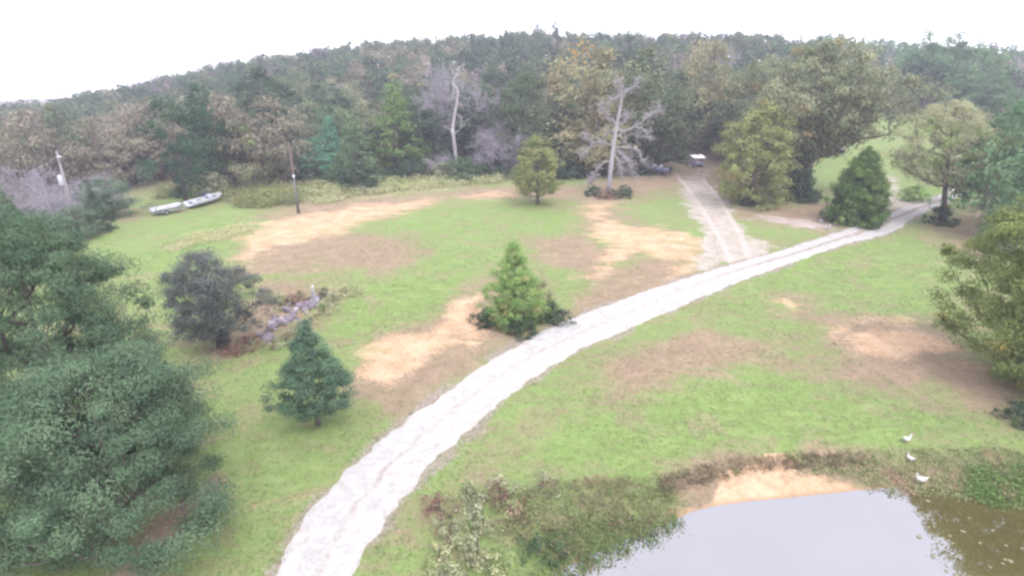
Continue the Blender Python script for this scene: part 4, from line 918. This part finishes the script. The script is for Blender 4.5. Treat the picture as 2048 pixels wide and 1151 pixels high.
for u0, v0, n_, lab in ((1656, 449, 7, 'pale rubble lump at the left foot of the cedar'), (1452, 408, 6, 'pale rubble lump beside the dirt track below the track oak'), (1398, 350, 6, 'pale rubble lump by the track near the white-roofed cart')):
    for i in range(n_):
        x, y = gp(u0 + g.normal(0, 9), v0 + g.normal(0, 4)); r_ = g.uniform(.12, .34); o = obj('rubble_lump', SB[i % 4], None, (x, y, hz(x, y) + r_ * .25)); o.scale = (r_ * 1.4, r_, r_ * .7); o.rotation_euler = (0, 0, g.uniform(0, 6)); with_mat(o, pale_st); put(o, lab, 'stone', lab.replace('lump', 'heap'))
for i, (u, v, H, R_, lf, lab) in enumerate([
 (692, 590, .95, 1.15, 'cream', 'cream ornamental grass clump at the upper right tip of the garden bed'), (668, 607, .9, 1.05, 'cream', 'second cream grass clump from the upper tip of the garden bed'),
 (648, 624, .9, 1.0, 'cream', 'third cream grass clump along the right side of the garden bed'), (622, 642, .9, .95, 'cream', 'fourth cream grass clump along the right side of the garden bed'),
 (598, 660, .85, .9, 'cream', 'fifth cream grass clump along the right side of the garden bed'), (572, 678, .8, .9, 'sage', 'grey-green clump low on the right side of the garden bed'),
 (545, 692, .7, .8, 'sage', 'grey-green clump at the lower tip of the garden bed'), (655, 592, .8, .8, 'dark', 'small dark shrub beside the garden statue'),
 (560, 612, .9, 1.1, 'cream', 'cream-green clump on the left side of the garden bed'), (535, 600, .9, 1.0, 'weed', 'green weedy clump left of the garden bed'),
 (578, 612, .9, .75, 'russet', 'reddish brown shrub in the middle of the garden bed'), (598, 603, .9, .85, 'russet', 'smaller reddish brown shrub left of the garden statue'),
 (500, 688, .8, 1.0, 'russet', 'reddish brown brush under the dark grey-leaved tree'), (472, 700, .7, 1.1, 'russet', 'low reddish brush at the foot of the dark grey-leaved tree')]):
    x, y = gp(u, v); plant('garden_shrub', 'tuft%d' % (i % 3), x, y, H * 1.15, R_ * 1.1, lf, lab, 'shrub', 'planting in the garden bed')

# white birds by the pond
feather = paint('white_feathers', (0.42, 0.41, 0.38), 0.8, 0.15); beak_m = paint('orange_beak', (0.45, 0.20, 0.05), 0.5, 0.1)
def bird(u, v, rz, lab, head=1.0, s=0.76):
    x, y = gp(u, v, -.2); o = empty('white_bird', (x, y, hz(x, y)), lab, 'bird', 'white birds on the pond bank', rz, (s, s, s))
    P_ = [(-.36, 0, .58), (-.31, 0, .52), (-.22, 0, .41), (-.10, 0, .33), (.02, 0, .31), (.13, 0, .34), (.20, 0, .44), (.235, 0, .55 * head + .02), (.25, 0, .62 * head + .01), (.285, 0, .64 * head), (.31, 0, .635 * head)]
    MB().tube(catmull(P_, 2), np.interp(np.linspace(0, 10, 21), range(11), [.02, .055, .10, .155, .17, .145, .085, .055, .062, .045, .018]), 10).build('body', feather, o, True)
    MB().tube([(.30, 0, .635 * head), (.36, 0, .62 * head)], [.022, .006], 6).build('beak', beak_m, o)
    for sy in (-.06, .06): MB().tube([(.0, sy, .24), (.01, sy, .10), (0, sy, .01), (.07, sy, .005)], [.022, .014, .012, .012], 5).build('leg', beak_m, o)
    for sy in (-1, 1):
        m = MB(); m.blob((-.03, sy * .145, .35), (.17, .04, .09), 5, .03, 9, 6); m.build('wing', feather, o, True)
bird(1809, 894, 0.15, 'white bird on the bright grass edge, highest of the three'); bird(1820, 919, 1.9, 'small white bird turned away, between the other two', .95, .66); bird(1843, 953, 2.75, 'white bird lowest on the bank nearest the water', 1.0, .8)

# pale leaves afloat on the dark water
lv = [MB().blob((0, 0, 0), (.085, .06, .01), 60 + i, .3, 8, 3).mesh('leaf', paint('fallen_leaf', (.19, .175, .11), .8, .3)) for i in range(3)]
for i, (u, v) in enumerate([(1856, 1001), (1836, 1029), (1857, 1054), (1868, 1052), (1838, 1072), (1872, 1070), (1900, 1071), (1905, 1085), (1866, 1111), (1918, 1110), (1980, 1133), (2005, 1126), (2020, 1121), (2010, 1118), (1938, 1035), (2040, 1016), (1912, 1149), (2044, 1096), (1893, 1141), (1960, 1085), (1926, 1062), (1985, 1060), (2012, 1090)]):
    x, y = gp(u, v, WATER_Z); o = obj('floating_leaf', lv[i % 3], None, (x, y, WATER_Z + .012)); o.scale = (1 + .5 * (i % 4 == 0),) * 3; o.rotation_euler = (0, 0, i * 1.7)
    put(o, 'pale fallen leaf floating on the dark water under the oak', 'leaf', 'leaves floating on the pond')

# ------------------------------------------------------------------ low growth nobody could count
def cover(name, label, cat, polys, n, h, spread, leaf, per, leafy, seed, zz=0.0, keep=None):
    g = np.random.default_rng(seed); cs = []
    for p in polys:
        P_ = np.array(p); lo, hi = P_.min(0), P_.max(0); q = g.uniform(lo, hi, (n * 8, 2)); q = q[poly_sd(q[:, 0], q[:, 1], p) < 0][:n]; cs.append(q)
    c_ = np.vstack(cs)
    if keep is not None: c_ = c_[keep(c_)]
    z = land(c_[:, 0], c_[:, 1]); N_ = len(c_); hh = h * g.uniform(.45, 1.3, N_) * (0.5 + vnoise(c_[:, 0], c_[:, 1], 1.4, seed))
    i = np.repeat(np.arange(N_), per); t = g.random(len(i)) ** .7
    C = np.column_stack([c_[i, 0] + g.normal(0, spread, len(i)) * (.4 + t), c_[i, 1] + g.normal(0, spread, len(i)) * (.4 + t), z[i] + .02 + hh[i] * t])
    V, F = leaf_cards(C, g.normal(0, .7, (len(i), 3)) + np.array((0, 0, .6)), leaf * g.uniform(.6, 1.4, len(i)), g, .5)
    ct = vnoise(c_[:, 0], c_[:, 1], 2.0, seed + 3); tone = np.column_stack([np.clip(ct[i] + g.normal(0, .2, len(i)), 0, 1), np.clip(g.normal(1, .15, len(i)), .5, 1.5), np.clip(vnoise(c_[:, 0], c_[:, 1], 1.1, seed + 5)[i] * .9 + g.random(len(i)) * .1, 0, 1)])
    o = obj(name, fast_mesh(name, V, F, LM[leafy], np.repeat(tone, 4, 0))); put(o, label, cat, kind='stuff'); return o
Z4 = -.35
def PZ(z, *q): return [gp(*k_, z) for k_ in q]
dry_land = lambda c_: poly_sd(c_[:, 0], c_[:, 1], pond_poly) > -0.25
cover('bank_weeds', 'dark tangled weeds along the right pond bank', 'weeds', [PZ(Z4, (1700, 915), (2080, 905), (2080, 990), (1960, 995), (1870, 985), (1760, 975), (1720, 950), (1600, 945), (1590, 925))], 1000, .17, .14, .11, 9, 'weed', 301, keep=dry_land)
cover('bank_weeds', 'green weeds overhanging the water at the right edge', 'weeds', [PZ(Z4, (1930, 940), (2080, 930), (2080, 1000), (1990, 1004), (1930, 980))], 260, .32, .18, .13, 13, 'lawnweed', 302)
cover('bank_weeds', 'brown-green weeds hanging on the lip above the sandy bank', 'weeds', [PZ(-.1, (1310, 950), (1480, 920), (1720, 905), (1720, 922), (1500, 936), (1400, 960), (1330, 985))], 330, .24, .12, .11, 11, 'brown', 303)
cover('bank_weeds', 'thick green weeds between the lawn and the water left of the sandy bank', 'weeds', [PZ(Z4, (1040, 1000), (1180, 970), (1330, 965), (1375, 1000), (1365, 1045), (1250, 1100), (1130, 1165), (960, 1165), (1000, 1080))], 700, .17, .14, .10, 8, 'weed', 304, keep=dry_land)
cover('bank_weeds', 'brownish dead stalks among the thick green weeds', 'weeds', [PZ(Z4, (1040, 1000), (1180, 970), (1330, 965), (1375, 1000), (1330, 1050), (1150, 1120), (1000, 1080))], 420, .26, .14, .11, 9, 'brown', 312, keep=dry_land)
cover('bank_weeds', 'lower fringe of bright weeds touching the left shore', 'weeds', [PZ(Z4, (1100, 1060), (1250, 1030), (1365, 1025), (1365, 1045), (1250, 1110), (1130, 1165), (1060, 1165))], 260, .2, .16, .11, 10, 'lawnweed', 305, keep=dry_land)
for i, (u, v, H, R_, lf, lab) in enumerate([
 (880, 1020, .9, .7, 'russet', 'brownish weed clump nearest the drive in the weedy corner'), (935, 1000, 1.0, .8, 'sage', 'pale weed clump at the top of the weedy corner'),
 (1000, 985, .9, .9, 'sage', 'pale wide weed clump at the upper right of the weedy corner'), (900, 1075, 1.0, .8, 'sage', 'pale weed clump left of the weedy corner middle'),
 (965, 1050, 1.2, .9, 'sage', 'largest pale weed clump in the weedy corner'), (1020, 1040, 1.0, .8, 'weed', 'green weed clump right of the largest pale clump'),
 (880, 1125, .9, .7, 'cream', 'cream weed clump at the bottom edge near the drive'), (955, 1115, 1.2, .8, 'sage', 'pale weed clump below the largest pale clump'),
 (985, 1145, 1.0, .7, 'cream', 'cream weed clump at the bottom edge beside the green weeds'), (1080, 1090, .9, .9, 'green', 'bright green weed clump above the bottom edge by the pond'),
 (915, 1160, 1.0, .8, 'sage', 'pale weed clump cut by the bottom edge'), (1085, 975, .8, .8, 'sage', 'pale weed clump on the lawn right of the weedy corner'), (1015, 1010, 1.0, .7, 'russet', 'brownish weed clump among the pale clumps')]):
    x, y = gp(u, v); plant('weed_clump', 'tuft%d' % (i % 3), x, y, H * 1.05, R_ * 1.1, lf, lab, 'weeds', 'weed clumps between the drive and the pond')
cover('tall_weeds', 'straw-coloured tall weeds along the wood edge behind the lawn', 'weeds', [PX((600, 400), (620, 372), (780, 362), (1000, 352), (1010, 364), (880, 376), (720, 392), (640, 408))], 1500, .9, .35, .32, 10, 'cream', 306)
cover('tall_weeds', 'yellow-green tall weeds behind the white boats and the wooden pole', 'weeds', [PX((300, 400), (330, 378), (480, 370), (640, 362), (640, 385), (590, 410), (480, 415), (440, 398))], 1500, 1.1, .4, .34, 10, 'weed', 307)
cover('tall_weeds', 'golden weed patch left of the wooden pole', 'weeds', [PX((470, 412), (490, 392), (580, 384), (590, 398), (540, 416))], 420, 1.1, .35, .3, 12, 'yellow', 308)
cover('tall_weeds', 'pale feathery grass strip on the upper left lawn', 'weeds', [straw_polys[0]], 420, .4, .25, .2, 9, 'cream', 309)
cover('understorey', 'dark leafy undergrowth along the foot of the woods', 'undergrowth', [PX((590, 366), (640, 350), (900, 330), (1160, 330), (1255, 325), (1262, 345), (1180, 360), (900, 356), (700, 372))], 1200, 1.6, .5, .4, 14, 'dark', 310)
cover('understorey', 'grey-green undergrowth below the curved lawn edge at the left', 'undergrowth', [[(-56, 55), (-54, 70), (-60, 84), (-75, 100), (-95, 92), (-80, 60)]], 900, 2.4, .7, .42, 16, 'blue', 311)

# lawn grass blades: density and dryness follow what grows where
g = np.random.default_rng(404); n = 120000
q = np.column_stack([g.uniform(-40, 60, n), 12 + 80 * g.random(n) ** 1.7])
q = q[g.random(n) > sstep(50, 90, q[:, 1])]
keep = np.abs(q[:, 0]) < q[:, 1] * 0.95 + 6
q = q[keep]; rdq = poly_sd(q[:, 0], q[:, 1], road_poly[::3]); pdq = poly_sd(q[:, 0], q[:, 1], pond_poly)
sa, dy_, pl = at_mask(m_sand, q[:, 0], q[:, 1]), at_mask(m_dry, q[:, 0], q[:, 1]), at_mask(m_pale, q[:, 0], q[:, 1])
ok = (rdq > -.45 * g.random(len(q)) ** 2.5 + .08) & (pdq > .4) & (g.random(len(q)) > sa * 1.1) & (g.random(len(q)) > pl) & (g.random(len(q)) > dy_ * .55)
q = q[ok]; dy_ = dy_[ok]; z = land(q[:, 0], q[:, 1]); per = 4; i = np.repeat(np.arange(len(q)), per); m_ = len(i)
hgt = g.uniform(.03, .085, m_) * (0.6 + .8 * vnoise(q[:, 0], q[:, 1], 2.5, 12)[i]); a = g.uniform(0, 6.28, m_); bx = q[i, 0] + g.normal(0, .07, m_); by = q[i, 1] + g.normal(0, .07, m_)
wdt = g.uniform(.012, .03, m_); tip = g.normal(0, .05, (m_, 2)); V = np.empty((m_, 3, 3))
V[:, 0] = np.column_stack([bx - np.cos(a) * wdt, by - np.sin(a) * wdt, z[i] - .01]); V[:, 1] = np.column_stack([bx + np.cos(a) * wdt, by + np.sin(a) * wdt, z[i] - .01]); V[:, 2] = np.column_stack([bx + tip[:, 0], by + tip[:, 1], z[i] + hgt])
pt = vnoise(q[:, 0], q[:, 1], 3.2, 14)[i]
tone = np.column_stack([np.clip(pt + g.normal(0, .25, m_), 0, 1), np.clip(g.normal(1.0, .15, m_), .6, 1.5), np.clip(dy_[i] * .9 + g.normal(0, .15, m_), 0, 1)])
LM['grass'] = leafmat('leaf_grass', (0.172, 0.230, 0.088), (0.260, 0.312, 0.135), (0.29, 0.23, 0.165), trans=.45, amount=.55)
put(obj('lawn_grass', fast_mesh('lawn_grass', V.reshape(-1, 3), np.arange(m_ * 3).reshape(-1, 3), LM['grass'], np.repeat(tone, 3, 0))), 'short uneven grass covering the lawn on both sides of the drive', 'grass', kind='stuff')

q = np.column_stack([g.uniform(-32, 44, 9000), 14 + 52 * g.random(9000) ** 1.4]); q = q[(np.abs(q[:, 0]) < q[:, 1] * .95 + 4)]
q = q[(poly_sd(q[:, 0], q[:, 1], road_poly[::3]) > .1) & (poly_sd(q[:, 0], q[:, 1], pond_poly) > .6) & (vnoise(q[:, 0], q[:, 1], 3.5, 19) > .5)]
q = q[g.random(len(q)) > at_mask(m_sand, q[:, 0], q[:, 1]) * .8][:3200]; z = land(q[:, 0], q[:, 1]); i = np.repeat(np.arange(len(q)), 8)
C = np.column_stack([q[i] + g.normal(0, .09, (len(i), 2)), z[i] + .02 + .09 * g.random(len(i))]); V, F = leaf_cards(C, g.normal(0, .6, (len(i), 3)) + np.array((0, 0, .8)), g.uniform(.05, .12, len(i)), g, .4)
tone = np.column_stack([g.random(len(q))[i], np.clip(g.normal(1, .12, len(i)), .6, 1.4), (g.random(len(q)) ** .6)[i]])
put(obj('lawn_weeds', fast_mesh('lawn_weeds', V, F, LM['weed'], np.repeat(tone, 4, 0))), 'scattered low weeds growing through the lawn', 'weeds', kind='stuff')

# ------------------------------------------------------------------ damp air
zlo = float(fz.min()) - 1.0
hb = MB().box((0, 440, (zlo + 60) / 2), (1900, 1200, 60 - zlo)); hm = bpy.data.materials.new('haze_air'); hm.use_nodes = True; hn = hm.node_tree
hn.nodes.remove(hn.nodes['Principled BSDF']); pv = hn.nodes.new('ShaderNodeVolumePrincipled'); pv.inputs['Color'].default_value = (0.86, 0.85, 1.0, 1); pv.inputs['Density'].default_value = 0.00062; pv.inputs['Anisotropy'].default_value = 0.0
hn.links.new(pv.outputs[0], hn.nodes['Material Output'].inputs['Volume'])
put(hb.build('haze', hm), kind='stuff')
